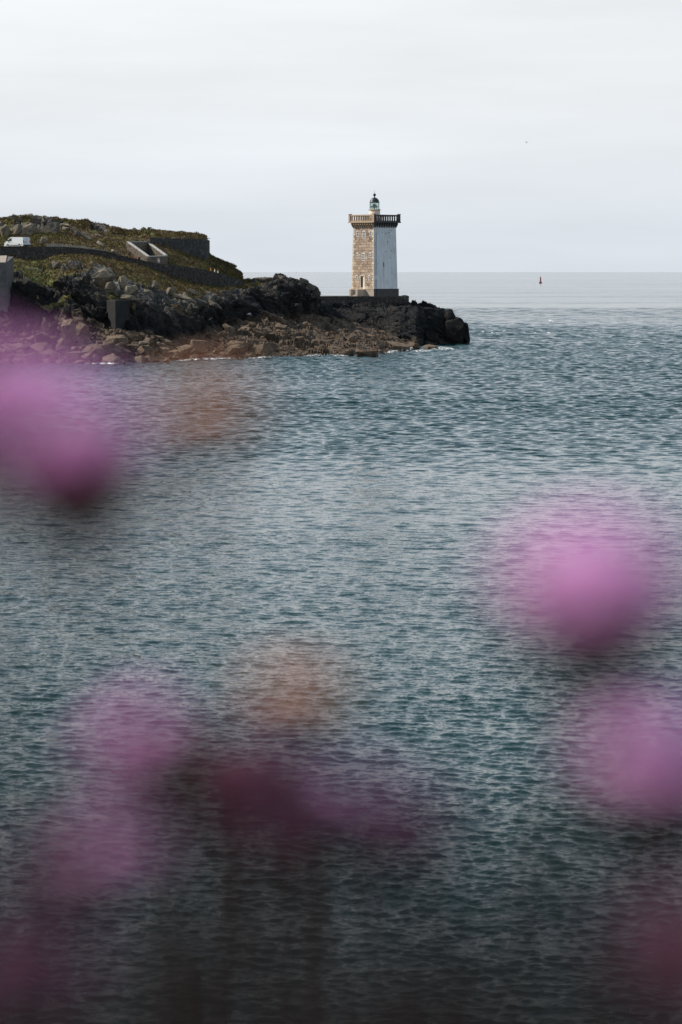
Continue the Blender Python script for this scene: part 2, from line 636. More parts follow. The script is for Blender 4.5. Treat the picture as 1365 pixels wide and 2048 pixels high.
def build_sea():
    th = R(11.5)
    rows = []
    r = 40.0
    while r < 150:
        rows.append(r)
        r *= 1.0016
    while r < 1200:
        rows.append(r)
        r += 0.25 if r < 430 else 0.25 + (r - 430) * 0.0022
    rows = np.array(rows)
    ncol = 460
    ang = np.linspace(-th, th, ncol)
    rr, aa = np.meshgrid(rows, ang, indexing='ij')
    X = (rr * np.sin(aa)).ravel().astype(np.float32)
    Y = (rr * np.cos(aa)).ravel().astype(np.float32)
    drow = np.gradient(rows)
    spc = np.maximum(drow[:, None] * np.ones_like(aa), rr * (2 * th / (ncol - 1)) * 0.6).ravel()
    edge = np.clip((1200 - rr) / 320, 0, 1) * np.clip((th - np.abs(aa)) / R(0.8), 0, 1)
    edge = (edge * edge * (3 - 2 * edge)).ravel()
    pts = np.stack([X * 0.012, Y * 0.03, np.zeros_like(X)], 1)
    gust = 1.0 + 0.35 * fbm(pts, 3, 5)
    # tide rip off the point: a band of steeper chop
    rip = 0 * Y
    lpk = np.log(np.interp(Y, [40, 70, 110, 200, 400, 620, 900, 1200], [.36, .42, .56, .85, 1.15, 1.7, 3.2, 4.5]))
    sstr = np.interp(Y, [40, 110, 150, 220, 300], [.046, .046, .048, .072, .076])
    Yw = Y + 45 * fbm(np.stack([X * .012, Y * .012, 0 * X], 1), 3, 77)
    gust = gust * np.interp(Yw, [40, 120, 190, 260, 330, 500, 555, 610, 660, 800, 900, 960, 1010, 1200], [1.0, .85, .9, 1.0, .9, .88, 1.4, 1.4, .72, .55, .75, .7, .35, .15])
    Z = np.zeros_like(X)
    DX = np.zeros_like(X)
    DY = np.zeros_like(X)
    rng = np.random.default_rng(21)
    n = 100
    lam = np.exp(np.linspace(math.log(0.22), math.log(9.0), n)) * rng.uniform(0.95, 1.05, n)
    for lm in lam:
        a = WIND + rng.normal(0, R(22 if lm > 1.5 else 33))
        k = 2 * math.pi / lm
        amp = sstr * (0.12 + np.exp(-((math.log(lm) - lpk) / 0.75) ** 2)) / k
        fade = np.clip((lm / spc - 2.4) / 1.6, 0, 1)
        ph = k * (X * math.cos(a) + Y * math.sin(a)) + rng.uniform(0, 6.283)
        A = amp * fade
        sn = np.sin(ph)
        Z += A * np.cos(ph)
        DX -= A * sn * math.cos(a)
        DY -= A * sn * math.sin(a)
    amp = edge * (gust + rip)
    Zs = Z * amp - 0.30 * (1 - edge)
    V = np.stack([X + 0.2 * DX * amp, Y + 0.2 * DY * amp, Zs], 1)
    nr = len(rows)
    idx = np.arange(nr * ncol).reshape(nr, ncol)
    F = np.stack([idx[:-1, :-1].ravel(), idx[:-1, 1:].ravel(), idx[1:, 1:].ravel(), idx[1:, :-1].ravel()], 1)
    # the rest of the sea, out to the horizon
    rings = [0.0, 40, 150, 400, 760, 1200, 2500, 6000, 15000, 60000]
    seg = 48
    V2 = []
    for q in rings:
        for i in range(seg):
            a = 2 * math.pi * i / seg
            V2.append((q * math.sin(a), q * math.cos(a), -0.32))
    b = len(V)
    F2 = []
    for j in range(len(rings) - 1):
        for i in range(seg):
            i2 = (i + 1) % seg
            F2.append((b + j * seg + i, b + j * seg + i2, b + (j + 1) * seg + i2, b + (j + 1) * seg + i))
    V = np.concatenate([V, np.array(V2)])
    F = np.concatenate([F, np.array(F2)])
    me = np_mesh("sea", V, F[:, ::-1], sea_mat(), True)
    o = link("sea", me)
    tag(o, kind='structure')
    return o


build_sea()

# ------------------------------------------------------------------ the headland
U0, U1 = -150, 940


def line(u, pts):
    a = np.array(pts, dtype=float)
    return np.interp(u, a[:, 0], a[:, 1])


WATER = [(-200, 728), (0, 727), (150, 728), (230, 729), (262, 726), (300, 725), (330, 724), (350, 723), (400, 720), (424, 719),
         (512, 718), (556, 714), (620, 714), (657, 711), (700, 713), (740, 711), (770, 707), (812, 702), (832, 697), (838, 694),
         (846, 689), (894, 688), (934, 687.5), (940, 687.5)]
APRON = [(-200, 668), (0, 668), (60, 665), (110, 655), (130, 640), (150, 640), (180, 655), (230, 667), (300, 672), (340, 676),
         (400, 672), (440, 655), (480, 643), (520, 640), (560, 640), (620, 636), (660, 632), (700, 646), (720, 652), (760, 668),
         (790, 682), (815, 690), (832, 690), (846, 684), (894, 683), (934, 683), (940, 686)]
APRON_D = [(-200, 397), (0, 397), (300, 398), (400, 412), (480, 432), (560, 442), (620, 457), (660, 472), (700, 474), (760, 470),
           (800, 464), (832, 464), (846, 481.5), (940, 481.5)]
BROW = [(-200, 560), (0, 560), (60, 562), (85, 575), (110, 565), (150, 552), (185, 548), (205, 560), (230, 578), (260, 592), (300, 600), (340, 608),
        (380, 606), (430, 600), (470, 594), (490, 590), (520, 585), (560, 575), (600, 575), (630, 590), (640, 606), (700, 609),
        (760, 608), (818, 609), (840, 614), (860, 617), (890, 622), (903, 623), (907, 644), (925, 647), (932, 655), (935, 688), (940, 692)]
BROW_D = [(-200, 407), (0, 407), (200, 406), (300, 410), (400, 423), (470, 441), (520, 449), (600, 458), (640, 483), (700, 485.5),
          (818, 486), (850, 487), (905, 487), (940, 484)]
FOOT = [(-200, 514), (0, 514), (60, 522), (90, 519), (110, 512), (150, 510.5), (180, 511), (210, 516), (240, 522), (270, 528),
        (300, 538), (330, 550), (350, 560), (400, 570), (440, 577), (470, 577), (487, 573), (500, 574), (530, 570), (560, 566),
        (600, 572), (630, 585), (640, 604), (700, 606), (760, 606.5), (818, 607), (840, 613), (860, 616), (890, 621), (903, 622),
        (906, 641), (925, 646), (932, 654), (935, 690), (940, 694)]
FOOT_D = [(-200, 432), (0, 432), (200, 432), (260, 434), (300, 436), (350, 438), (430, 445), (485, 451), (520, 456), (600, 463),
          (630, 466), (640, 488), (700, 492), (818, 492), (905, 491), (940, 487)]
WTOP = [(-200, 494), (0, 494), (50, 494), (100, 494.5), (130, 494.5), (160, 497), (190, 500), (215, 504), (240, 511), (260, 516),
        (290, 522.5), (320, 529), (340, 530), (360, 533), (390, 537), (410, 540), (430, 545), (455, 552), (480, 559), (487, 563)]
RIDGE = [(-200, 450), (-60, 446), (0, 443), (18, 438), (60, 435.5), (80, 438), (105, 440), (140, 446), (175, 449), (200, 454), (225, 461),
         (250, 468), (280, 468), (285, 465), (290, 463), (305, 463), (318, 468), (340, 469), (365, 471), (400, 476), (408, 478),
         (413, 482), (415, 513), (430, 521), (440, 526), (455, 533), (470, 540), (482, 547), (487, 562), (500, 557), (530, 557), (545, 558),
         (558, 556), (575, 556), (580, 563), (590, 567), (600, 570), (612, 570), (620, 573), (627, 578), (635, 583), (637, 592), (640, 602),
         (700, 603), (760, 603), (818, 604), (822, 608), (830, 611), (838, 611), (845, 614), (855, 615), (870, 616), (880, 619),
         (890, 620), (893, 623), (903, 621), (905, 632), (908, 642), (925, 645), (931, 653), (934.5, 690), (940, 694)]
RIDGE_D = [(-200, 466), (0, 466), (280, 466), (413, 464), (430, 463), (484, 459), (500, 461), (560, 467), (600, 468), (635, 470),
           (642, 506), (818, 506), (840, 500), (890, 497), (940, 489)]
SLOPE = [(-200, 470), (0, 471), (60, 468), (100, 466), (150, 470), (200, 479), (250, 489), (280, 484), (305, 486), (338, 493.5),
         (360, 502), (382, 511), (411, 518), (415, 519), (430, 530), (484, 553), (487, 563)]
SLOPE_D = [(-200, 452), (0, 452), (300, 452), (411, 455), (484, 456.5), (490, 457)]


def build_headland():
    nc = 700
    u = np.linspace(U0, U1, nc)

    def pts(yv, Dv):
        yc = -(yv - 1024) / FPX
        cp, sp = math.cos(PITCH), math.sin(PITCH)
        dy = yc * sp + cp
        dz = yc * cp - sp
        dx = (u - 682.5) / FPX
        return np.stack([dx * Dv / dy, Dv, CAMZ + dz * Dv / dy], 1)

    yw = line(u, WATER)
    yc = -(yw - 1024) / FPX
    dy = yc * math.sin(PITCH) + math.cos(PITCH)
    dz = yc * math.cos(PITCH) - math.sin(PITCH)
    Dw = -CAMZ * dy / dz
    Lw = pts(yw, Dw)
    L0 = Lw.copy()
    L0[:, 1] -= 7
    L0[:, 2] -= 2.6
    La = pts(line(u, APRON), np.maximum(line(u, APRON_D), Dw + 0.8))
    Lb = pts(line(u, BROW), line(u, BROW_D))
    Lf = pts(line(u, FOOT), line(u, FOOT_D))
    isl = (u < 487)
    t = np.clip((u - 60) / 190, 0, 1)
    drop = 0.18 + t * 0.80
    # path level behind the wall
    wt = pts(line(u, WTOP), line(u, FOOT_D) + 0.5)
    wt[:, 2] -= drop
    Lr = pts(line(u, RIDGE), line(u, RIDGE_D))
    mid = Lf + (Lr - Lf) * 0.25
    mid[:, 2] += 0.1
    k = np.clip((u - 478) / 12, 0, 1)[:, None]
    Lp = wt * (1 - k) + mid * k
    mid2 = Lf + (Lr - Lf) * 0.5
    pb = wt.copy()
    pb[:, 1] += np.interp(u, [-200, 100, 200, 300, 484], [13, 13, 9, 5, 4])
    pb[:, 0] *= pb[:, 1] / wt[:, 1]
    pb[:, 2] += 0.05
    Lq = pb * (1 - k) + mid2 * k
    Ls = pts(line(u, SLOPE), line(u, SLOPE_D)) * (1 - k) + (Lf + (Lr - Lf) * 0.7) * k
    fort = ((u > 303) & (u < 414)).astype(float)[:, None]
    ft = pts(np.interp(u, [-200, 303, 414], [470, 476, 480]), line(u, SLOPE_D) + 0.9)
    Lt = Ls + (Lr - Ls) * 0.5
    Lt[:, 2] += np.where(u < 300, 0.5, 0.1)
    Lt = ft * fort + Lt * (1 - fort)
    Lx = Lr.copy()
    Lx[:, 1] += np.where(u < 480, 24, 7)
    Lx[:, 0] *= Lx[:, 1] / Lr[:, 1]
    Lx[:, 2] = np.where(u < 480, Lr[:, 2] - 8, np.minimum(Lr[:, 2] - 3, 5))
    Ly = Lx.copy()
    Ly[:, 1] += np.where(u < 480, 20, 8)
    Ly[:, 2] = -2.6
    rows = [L0, Lw, La, Lb, Lf, Lp, Lq, Ls, Lt, Lr, Lx, Ly]
    sub = [5, 92, 84, 62, 8, 14, 34, 12, 44, 26, 12]
    #          L0  Lw  La  Lb   Lf   Lp   Lq   Ls   Lt  Lr  Lx  Ly
    one = np.ones(nc)
    tip = np.clip((u - 487) / 25, 0, 1)
    turfR = [0 * one, 0 * one, 0 * one, np.interp(u, [-150, 180, 200, 240, 330, 430, 487], [.5, .45, .3, .42, .3, .2, .25]) * (1 - tip),
             one * (1 - tip * .45), one * (1 - tip * .4), one * (1 - tip * .5),
             one * (1 - tip * .6), one * np.interp(u, [0, 60, 110, 140, 250, 300], [.5, .45, .5, .62, .62, .8]) * (1 - tip * .8), one * .85 * (1 - tip * .8), one, 0 * one]
    tf2 = np.clip((u - 545) / 40, 0, 1)
    turfR = [a * (1 - tf2) for a in turfR]
    weedR = [one, one, one * np.interp(u, [0, 835, 845], [.9, .9, .15]), 0 * one] + [0 * one] * 8
    weedR[1] = weedR[0] = np.interp(u, [0, 838, 846], [1, 1, .2])
    blackR = [0 * one, 0 * one, one, np.interp(u, [-150, 90, 130, 200, 225, 400, 470, 520, 640], [.6, .75, .75, .05, .0, .1, .45, .9, 1.05])] + \
             [np.interp(u, [487, 520, 600, 640], [0, .4, .6, 1.05])] * 8
    sm = np.clip((u - 620) / 50, 0, 1)
    ampR = [.5 * one, .65 - .2 * sm, .95 - .45 * sm, .85 - .35 * sm, .35 + .5 * tip, .10 + .6 * tip, .10 + .6 * tip, .5 + .2 * tip,
            .75 * one, .40 + .2 * tip, 1 * one, 1 * one]
    plat = ((u > 636) & (u < 822)).astype(float)
    for q in (4, 5, 6, 7, 8, 9):
        ampR[q] = ampR[q] * (1 - .85 * plat)
    G, T, WD, BK, AM, RW = [], [], [], [], [], []
    for j in range(len(rows) - 1):
        n = sub[j]
        for i in range(n + (1 if j == len(rows) - 2 else 0)):
            s = i / n
            q = s
            if j == 2:                                   # the cliff: a recess low down, then a steep face
                v = rows[j] + (rows[j + 1] - rows[j]) * s
                v = v.copy()
                v[:, 1] = rows[j][:, 1] + (rows[j + 1][:, 1] - rows[j][:, 1]) * (0.62 * s + 0.38 * s ** 3) + 0.9 * np.sin(s * math.pi) * np.clip((600 - u) / 100, 0, 1)
            else:
                v = rows[j] + (rows[j + 1] - rows[j]) * s
            if j in (3, 6, 8):
                v = v.copy()
                v[:, 2] += math.sin(s * math.pi) * np.where(u < 470, {3: .5, 6: .3, 8: .8}[j], 0.15)
            G.append(v)
            T.append(turfR[j] + (turfR[j + 1] - turfR[j]) * q)
            WD.append(weedR[j] + (weedR[j + 1] - weedR[j]) * (min(1, s * 4.5) if j == 2 else s))
            BK.append(blackR[j] + (blackR[j + 1] - blackR[j]) * (s ** 4 if j == 2 else s))
            AM.append(ampR[j] + (ampR[j + 1] - ampR[j]) * q)
            RW.append(j)
    G = np.array(G)
    T, WD, BK, AM = map(np.array, (T, WD, BK, AM))
    nr = len(G)
    p = G.reshape(-1, 3)
    # normals of the smooth base
    du = np.gradient(G, axis=1)
    dv = np.gradient(G, axis=0)
    nn = np.cross(du, dv).reshape(-1, 3)
    nn /= (np.linalg.norm(nn, axis=1, keepdims=True) + 1e-9)
    nn[:, 1] = np.where(nn[:, 2] < -0.2, nn[:, 1], nn[:, 1])
    # strata-aligned coordinates: beds dip down to the right
    ca, sa = math.cos(R(30)), math.sin(R(30))
    q = np.stack([p[:, 0] * ca - p[:, 2] * sa, p[:, 1], p[:, 0] * sa + p[:, 2] * ca], 1)
    warp = np.stack([fbm(p * .25, 2, 31), fbm(p * .25, 2, 32), fbm(p * .25, 2, 33)], 1)
    q = q + warp * 1.2
    f1, c1 = worley(q * np.array([.13, .16, .26]), 3)
    f2, c2 = worley(q * np.array([.22, .36, .80]), 9)
    f3, c3 = worley(q * np.array([.62, .8, 1.9]), 15)
    zz_ = q[:, 2] / 1.5 + fbm(q * np.array([.10, .14, .2]), 3, 40) * 1.6
    led = zz_ - np.floor(zz_)
    ledge = np.where(led < .82, led / .82, (1 - led) / .18) - .5
    z2 = q[:, 2] / .55 + fbm(q * np.array([.3, .3, .4]), 3, 41) * 1.4
    led2 = z2 - np.floor(z2)
    ledge = ledge * .85 + (np.where(led2 < .8, led2 / .8, (1 - led2) / .2) - .5) * .32
    crack = -0.30 * np.exp(-c1 * 14) - 0.42 * np.exp(-c2 * 9) - 0.16 * np.exp(-c3 * 8)
    rockd = f1 * 1.7 + f2 * 0.9 + f3 * 0.40 + crack * .7 + ledge * .75 + fbm(p * 1.3, 3, 50) * 0.14
    turfd = fbm(p * .35, 4, 60) * 0.7 + np.maximum(0, fbm(p * .8, 4, 61)) * 1.5 + f1 * 0.35
    turf = np.clip(T.ravel(), 0, 1)
    tn = fbm(p * .22, 4, 70) * 0.85 + f2 * .25
    tm = np.clip((turf + tn * 0.7 * (turf > 0.05) * (turf < .97) - .45) / .2, 0, 1)
    am = AM.ravel()
    d = (rockd * (1 - tm) + turfd * tm * .75) * am
    V = p + nn * d[:, None]
    # keep the skyline and the ends down where the photo has them
    uu = np.tile(u, nr)
    tipz = (uu > 935.5)
    V[tipz, 2] = np.minimum(V[tipz, 2], -0.5)
    RWa = np.repeat(np.array(RW), nc)
    under = (RWa >= 4) & (uu > 639) & (uu < 819)
    V[under, 2] = np.minimum(V[under, 2], 8.6)
    # floor dug inside the roofless enclosure
    quad = [P(254, 484, 447), P(296, 514, 440.5), P(336, 512.5, 445.5), P(297, 484.5, 453)]
    ins = np.ones(len(V), bool)
    for a_, b_ in zip(quad, quad[1:] + quad[:1]):
        ins &= ((b_.x - a_.x) * (V[:, 1] - a_.y) - (b_.y - a_.y) * (V[:, 0] - a_.x)) > -.1
    V[ins, 2] = np.minimum(V[ins, 2] - 1.0, quad[1].z - 1.3)
    idx = np.arange(nr * nc).reshape(nr, nc)
    F = np.stack([idx[:-1, :-1].ravel(), idx[:-1, 1:].ravel(), idx[1:, 1:].ravel(), idx[1:, :-1].ravel()], 1)
    me = np_mesh("headland", V, F, M_ROCK, False)
    set_attr(me, "turf", tm)
    set_attr(me, "weed", np.clip(WD.ravel() + fbm(p * .3, 3, 80) * .25 * (WD.ravel() > .05), 0, 1))
    set_attr(me, "black", np.clip(BK.ravel() + fbm(p * .2, 3, 81) * .3 * (BK.ravel() > .03), 0, 1))
    yr = np.repeat(np.array([0 if j != 3 else 1 for j in RW]), nc)
    lush = np.clip(fbm(p * .12, 3, 90) * 2.2 - .6, 0, 1) * .8 * (uu < 480)
    lush = np.maximum(lush, np.clip(1 - np.abs(uu - 60) / 70, 0, 1) * yr * .9)
    lush = np.maximum(lush, np.exp(-((uu - 297) / 12) ** 2) * (RWa >= 8) * .9)
    set_attr(me, "lush", np.clip(lush, 0, 1))
    palev = np.exp(-((uu - 222) / 26) ** 2) * ((RWa == 2) | (RWa == 3)) * np.clip((V[:, 2] - 9) / 2, 0, 1)
    palev = np.maximum(palev, np.exp(-((uu - 400) / 50) ** 2) * ((RWa == 2) | (RWa == 3)) * np.clip((V[:, 2] - 7) / 2, 0, 1) * .5)
    palev = np.maximum(palev, np.exp(-((uu - 40) / 40) ** 2) * (RWa == 8) * .6)
    set_attr(me, "pale", np.clip(palev * (1 + fbm(p * .5, 3, 95)), 0, 1))
    o = link("headland", me)
    tag(o, kind='structure')
    return V.reshape(nr, nc, 3), u, np.array(RW), tm.reshape(nr, nc)


HV, HU, HR, HT = build_headland()


def on_land(px, py):
    """nearest terrain vertex seen at that pixel (front-most)"""
    X, Y, Z = HV[..., 0], HV[..., 1], HV[..., 2]
    cp, sp = math.cos(PITCH), math.sin(PITCH)
    zz = Z - CAMZ
    dep = Y * cp - zz * sp
    up = Y * sp + zz * cp
    sx = 682.5 + FPX * X / dep
    sy = 1024 - FPX * up / dep
    d2 = (sx - px) ** 2 + (sy - py) ** 2
    m = np.where(d2 < 9, Y, 1e9)
    if m.min() > 1e8:
        i = np.argmin(d2)
    else:
        i = np.argmin(m)
    j, c = divmod(int(i), Y.shape[1])
    return Vector(HV[j, c])


# ------------------------------------------------------------------ stone walls
def stone_wall(name, pts, mat, core_mat, thick=0.5, cope=None, label=None, cat=None, sides=(1,), sw=(0.35, 0.8), ch=0.28, seed=1, parent=None,
               holes=()):
    """pts: list of (x, y, z_bottom, z_top); outer side is to the right of travel (towards the viewer when going left to right)"""
    rnd = random.Random(seed)
    own = parent is None
    root = parent or empty(name, (pts[0][0], pts[0][1], pts[0][2]), 0, label, cat)
    off = Vector(root.location) if own else Vector((0, 0, 0))
    core, st, cp = MB(), MB(), MB()
    for (x0, y0, b0, t0), (x1, y1, b1, t1) in zip(pts[:-1], pts[1:]):
        a = Vector((x0, y0, 0))
        d = Vector((x1 - x0, y1 - y0, 0))
        ln = d.length
        if ln < 1e-4:
            continue
        d /= ln
        nrm = Vector((d.y, -d.x, 0))
        segs = [(0, ln, 0, 1)]
        hl = [h for h in holes if h[0] == (x0, y0)]
        for h in hl:
            segs = [(0, h[1], 0, 1), (h[2], ln, 0, 1), (h[1], h[2], 0, h[3]), (h[1], h[2], h[4], 1)]

        def zb(s):
            return b0 + (b1 - b0) * s / ln

        def zt(s):
            return t0 + (t1 - t0) * s / ln

        for (s0, s1, f0, f1) in segs:
            q = []
            for s, w in ((s0, 0), (s1, 0), (s1, thick), (s0, thick)):
                q.append(a + d * s - nrm * w - off)
            B = [q[i] + Vector((0, 0, zb(s) + (zt(s) - zb(s)) * f0)) for i, s in enumerate((s0, s1, s1, s0))]
            T = [q[i] + Vector((0, 0, zb(s) + (zt(s) - zb(s)) * f1)) for i, s in enumerate((s0, s1, s1, s0))]
            core.hexa(B, T)
        for side in sides:
            z = min(b0, b1)
            row = 0
            while z < max(t0, t1) - 0.06:
                h = ch * rnd.uniform(.75, 1.3)
                s = -rnd.uniform(0, .3)
                while s < ln:
                    w = rnd.uniform(*sw)
                    sa, sb = max(0.0, s + .015), min(ln, s + w - .015)
                    sm = (sa + sb) / 2
                    ok = sb - sa > .08 and z + h > zb(sm) - .1 and z < zt(sm) - .05
                    for hh in hl:
                        if sb > hh[1] and sa < hh[2] and z + h > zb(sm) + (zt(sm) - zb(sm)) * hh[3] and z < zb(sm) + (zt(sm) - zb(sm)) * hh[4]:
                            ok = False
                    if ok:
                        pr = rnd.uniform(.015, .075)
                        zlo, zhi = z + .012, min(z + h - .012, zt(sm) - 0.002)
                        if side == 1:
                            base, o1 = 0.012, -pr
                        else:
                            base, o1 = thick - 0.012, thick + pr
                        e = [a + d * sa - nrm * base - off, a + d * sb - nrm * base - off]
                        g = [a + d * (sa + .02) - nrm * o1 - off, a + d * (sb - .02) - nrm * o1 - off]
                        up0, up1 = Vector((0, 0, zlo)), Vector((0, 0, zhi))
                        vs = [e[0] + up0, e[1] + up0, e[1] + up1, e[0] + up1,
                              g[0] + up0 * 1 + Vector((0, 0, .02)), g[1] + up0 + Vector((0, 0, .02)), g[1] + up1 - Vector((0, 0, .02)), g[0] + up1 - Vector((0, 0, .02))]
                        fs = [(4, 5, 6, 7), (0, 1, 5, 4), (1, 2, 6, 5), (2, 3, 7, 6), (3, 0, 4, 7)]
                        if side != 1:
                            fs = [tuple(reversed(f)) for f in fs]
                        st.add(vs, fs)
                    s += w
                z += h
                row += 1
        if cope:
            s = 0
            while s < ln - .05:
                w = min(rnd.uniform(.7, 1.3), ln - s)
                q = []
                for ss, wv in ((s + .01, -.06), (s + w - .01, -.06), (s + w - .01, thick + .06), (s + .01, thick + .06)):
                    q.append(a + d * ss - nrm * wv - off)
                hh = cope[1] * rnd.uniform(.85, 1.15)
                B = [q[i] + Vector((0, 0, zt(v) + .003)) for i, v in enumerate((s, s + w, s + w, s))]
                T = [b + Vector((0, 0, hh)) for b in B]
                cp.hexa(B, T)
                s += w
    core.build("wall_core", core_mat, root)
    if st.v:
        o = st.build("stonework", mat, root)
        o['kind'] = 'stuff'
    if cope:
        o = cp.build("coping", cope[0], root)
        o['kind'] = 'stuff'
    return root


def wall_pts(us, top, foot_drop=0.8, dD=0.0):
    res = []
    for x in us:
        D = float(line(x, FOOT_D)) + dD
        t = P(x, float(line(x, top)), D)
        f = P(x, float(line(x, FOOT)), D)
        res.append((t.x, t.y, f.z - foot_drop, t.z))
    return res


stone_wall("retaining_wall", wall_pts([-150, -60, 0, 50, 100, 130, 160, 190, 215, 240, 260, 290, 320, 345, 365, 390, 410, 430, 455, 472, 486], WTOP, 1.0),
           M_WALL, M_MORTAR, 0.5, (M_WALL, .09), "long dark rubble stone wall stepping down the headland below the van", "wall", seed=4)

# roofless enclosure above the wall
A_ = P(254, 484, 447)
B_ = P(297, 484.5, 453)
C_ = P(336, 512.5, 445.5)
D_ = P(296, 514, 440.5)
enc = empty("roofless_enclosure", (A_.x, A_.y, A_.z - 1.2), 0, "small roofless stone enclosure with pale copings, steep lit side wall and a little window", "ruin")


def encw(p, q, bp, bq, **kw):
    o = Vector(enc.location)
    return stone_wall("x", [(p.x - o.x, p.y - o.y, bp - o.z, p.z - o.z), (q.x - o.x, q.y - o.y, bq - o.z, q.z - o.z)], M_ENC, M_ENC, 0.42, None, parent=enc, **kw)


encw(A_, D_, A_.z - 1.5, D_.z - 1.7, seed=2)
lnDC = (Vector((C_.x, C_.y)) - Vector((D_.x, D_.y))).length
_o = Vector(enc.location)
encw(D_, C_, D_.z - 2.0, C_.z - 2.0, seed=3, holes=[((D_.x - _o.x, D_.y - _o.y), lnDC * .46, lnDC * .62, .52, .86)])
encw(C_, B_, C_.z - 2.2, B_.z - 2.4, seed=5, sides=(-1,))
encw(B_, A_, B_.z - 2.2, A_.z - 1.8, seed=6, sides=(-1,))
cpm = MB()
loop = [A_, D_, C_, B_]
cen = sum((Vector(v) for v in loop), Vector()) / 4
for i in range(4):
    p, q = loop[i], loop[(i + 1) % 4]
    dd = (q - p).normalized()
    nn_ = Vector((dd.y, -dd.x, 0)).normalized()
    p2, q2 = p + dd * .44, q - dd * .02
    bt = [p2 + nn_ * .05, q2 + nn_ * .05, q2 - nn_ * .47, p2 - nn_ * .47]
    bt = [v + Vector((0, 0, .004)) - _o for v in bt]
    one_ = MB()
    one_.hexa(bt, [v + Vector((0, 0, .16)) for v in bt])
    one_.build("coping", M_COPE, enc)
wf = MB()
dd = (C_ - D_)
dd.z = 0
dd.normalize()
nn_ = Vector((dd.y, -dd.x, 0))
wc = D_ + dd * lnDC * .54
for (s0, s1, z0, z1) in ((-.36, -.27, -.95, -.22), (.27, .36, -.95, -.22), (-.36, .36, -.22, -.13), (-.36, .36, -1.05, -.95)):
    bq = [wc + dd * s0 + nn_ * .03, wc + dd * s1 + nn_ * .03, wc + dd * s1 - nn_ * .3, wc + dd * s0 - nn_ * .3]
    wf.hexa([v + Vector((0, 0, z0)) - _o for v in bq], [v + Vector((0, 0, z1)) - _o for v in bq])
wf.build("window_frame", M_COPE, enc)

# fort rampart with turf on top
fp = []
for x, yb, yt in ((300, 486, 475), (320, 489, 475.5), (338, 494.5, 476), (360, 503, 476.5), (382, 512, 477), (400, 516, 477.5), (410, 519, 478.5)):
    D = float(line(x, SLOPE_D)) - .35
    t = P(x, yt, D)
    f = P(x, yb, D)
    fp.append((t.x, t.y, f.z - 1.2, t.z))
tl = fp[-1]
fp.append((tl[0] + .35, tl[1] + .45, tl[2] - .3, tl[3]))
fp.append((tl[0] + .55, tl[1] + 3.5, tl[2] - .3, tl[3] - .1))
fp.append((tl[0] + .4, tl[1] + 9.0, tl[2] - .3, tl[3] - .2))
stone_wall("fort_rampart", fp, M_FORT, M_MORTAR, .6, None, "dark stone fort rampart with turf on top, its rounded end above the slope", "fort wall", seed=8, ch=.32)

# lighthouse platform
ZP = P(748, 593, 492.5).z
pl = [P(636, 591, 470), P(640, 591.3, 482), P(700, 592.3, 486.4), P(705, 593.4, 486.2), P(818, 593.4, 487)]
pp = [(v.x, v.y, 6.2, ZP) for v in pl]
e = pp[-1]
pp.append((e[0] + .02, e[1] + 24, 6.2, ZP))
plat = stone_wall("lighthouse_platform", pp, M_WALL, M_MORTAR, .7, (M_FORT, .12), "dark masonry platform with a flat top under the lighthouse", "platform", seed=11, ch=.36, sw=(.5, 1.1))
dk = MB()
po = Vector(plat.location)
poly = [Vector((x, y, 0)) for x, y, _, _ in pp] + [Vector((pp[0][0] - 2, e[1] + 24, 0))]
nb = len(poly)
dk.add([v + Vector((0, 0, ZP - .25)) - po for v in poly] + [v + Vector((0, 0, ZP - .004)) - po for v in poly],
       [tuple(range(nb, 2 * nb))] + [(i, (i + 1) % nb, nb + (i + 1) % nb, nb + i) for i in range(nb)])
dk.build("paving", M_FORT, plat)

# concrete pier at the left edge
pr = empty("concrete_pier", P(-30, 680, 401), 0, "tall grey concrete pier with a sloping top at the left edge of the cliff", "pier")
po = Vector(pr.location)
a1, b1 = P(-70, 526, 400), P(12.0, 526, 400)
zt = a1.z
m = MB()
bt = [Vector((a1.x, 400, 1.0)), Vector((b1.x, 400, 1.0)), Vector((b1.x + .35, 407, 1.0)), Vector((a1.x - 1, 407, 1.0))]
m.hexa([v - po for v in bt], [v - po + Vector((0, 0, zt - 1.0 + (1.1 if i > 1 else 0))) for i, v in enumerate(bt)])
m.build("shaft", M_CONC, pr)
m = MB()
tp = [Vector((a1.x, 399.95, zt + .01)), Vector((b1.x - .02, 399.95, zt + .01)), Vector((b1.x - .75, 407, zt + 1.15)), Vector((a1.x - 1, 407, zt + 1.15))]
m.hexa([v - po for v in tp], [v - po + Vector((0, 0, .12)) for v in tp])
m.build("sloping_cap", M_CONC_TOP, pr)
m = MB()
zc = zt - 1.2
while zc > 3:
    hh = random.choice((.42, .55, .7))
    xx = a1.x
    while xx < b1.x - .2:
        w = random.uniform(1.1, 2.0)
        x2 = min(xx + w, b1.x)
        m.box(xx + .02 - po.x, x2 - .02 - po.x, 399.93 - random.uniform(0, .05) - po.y, 400.05 - po.y, zc - hh + .02 - po.z, zc - po.z)
        xx = x2
    zc -= hh
o = m.build("shuttered_blocks", M_CONC, pr)
o['kind'] = 'stuff'

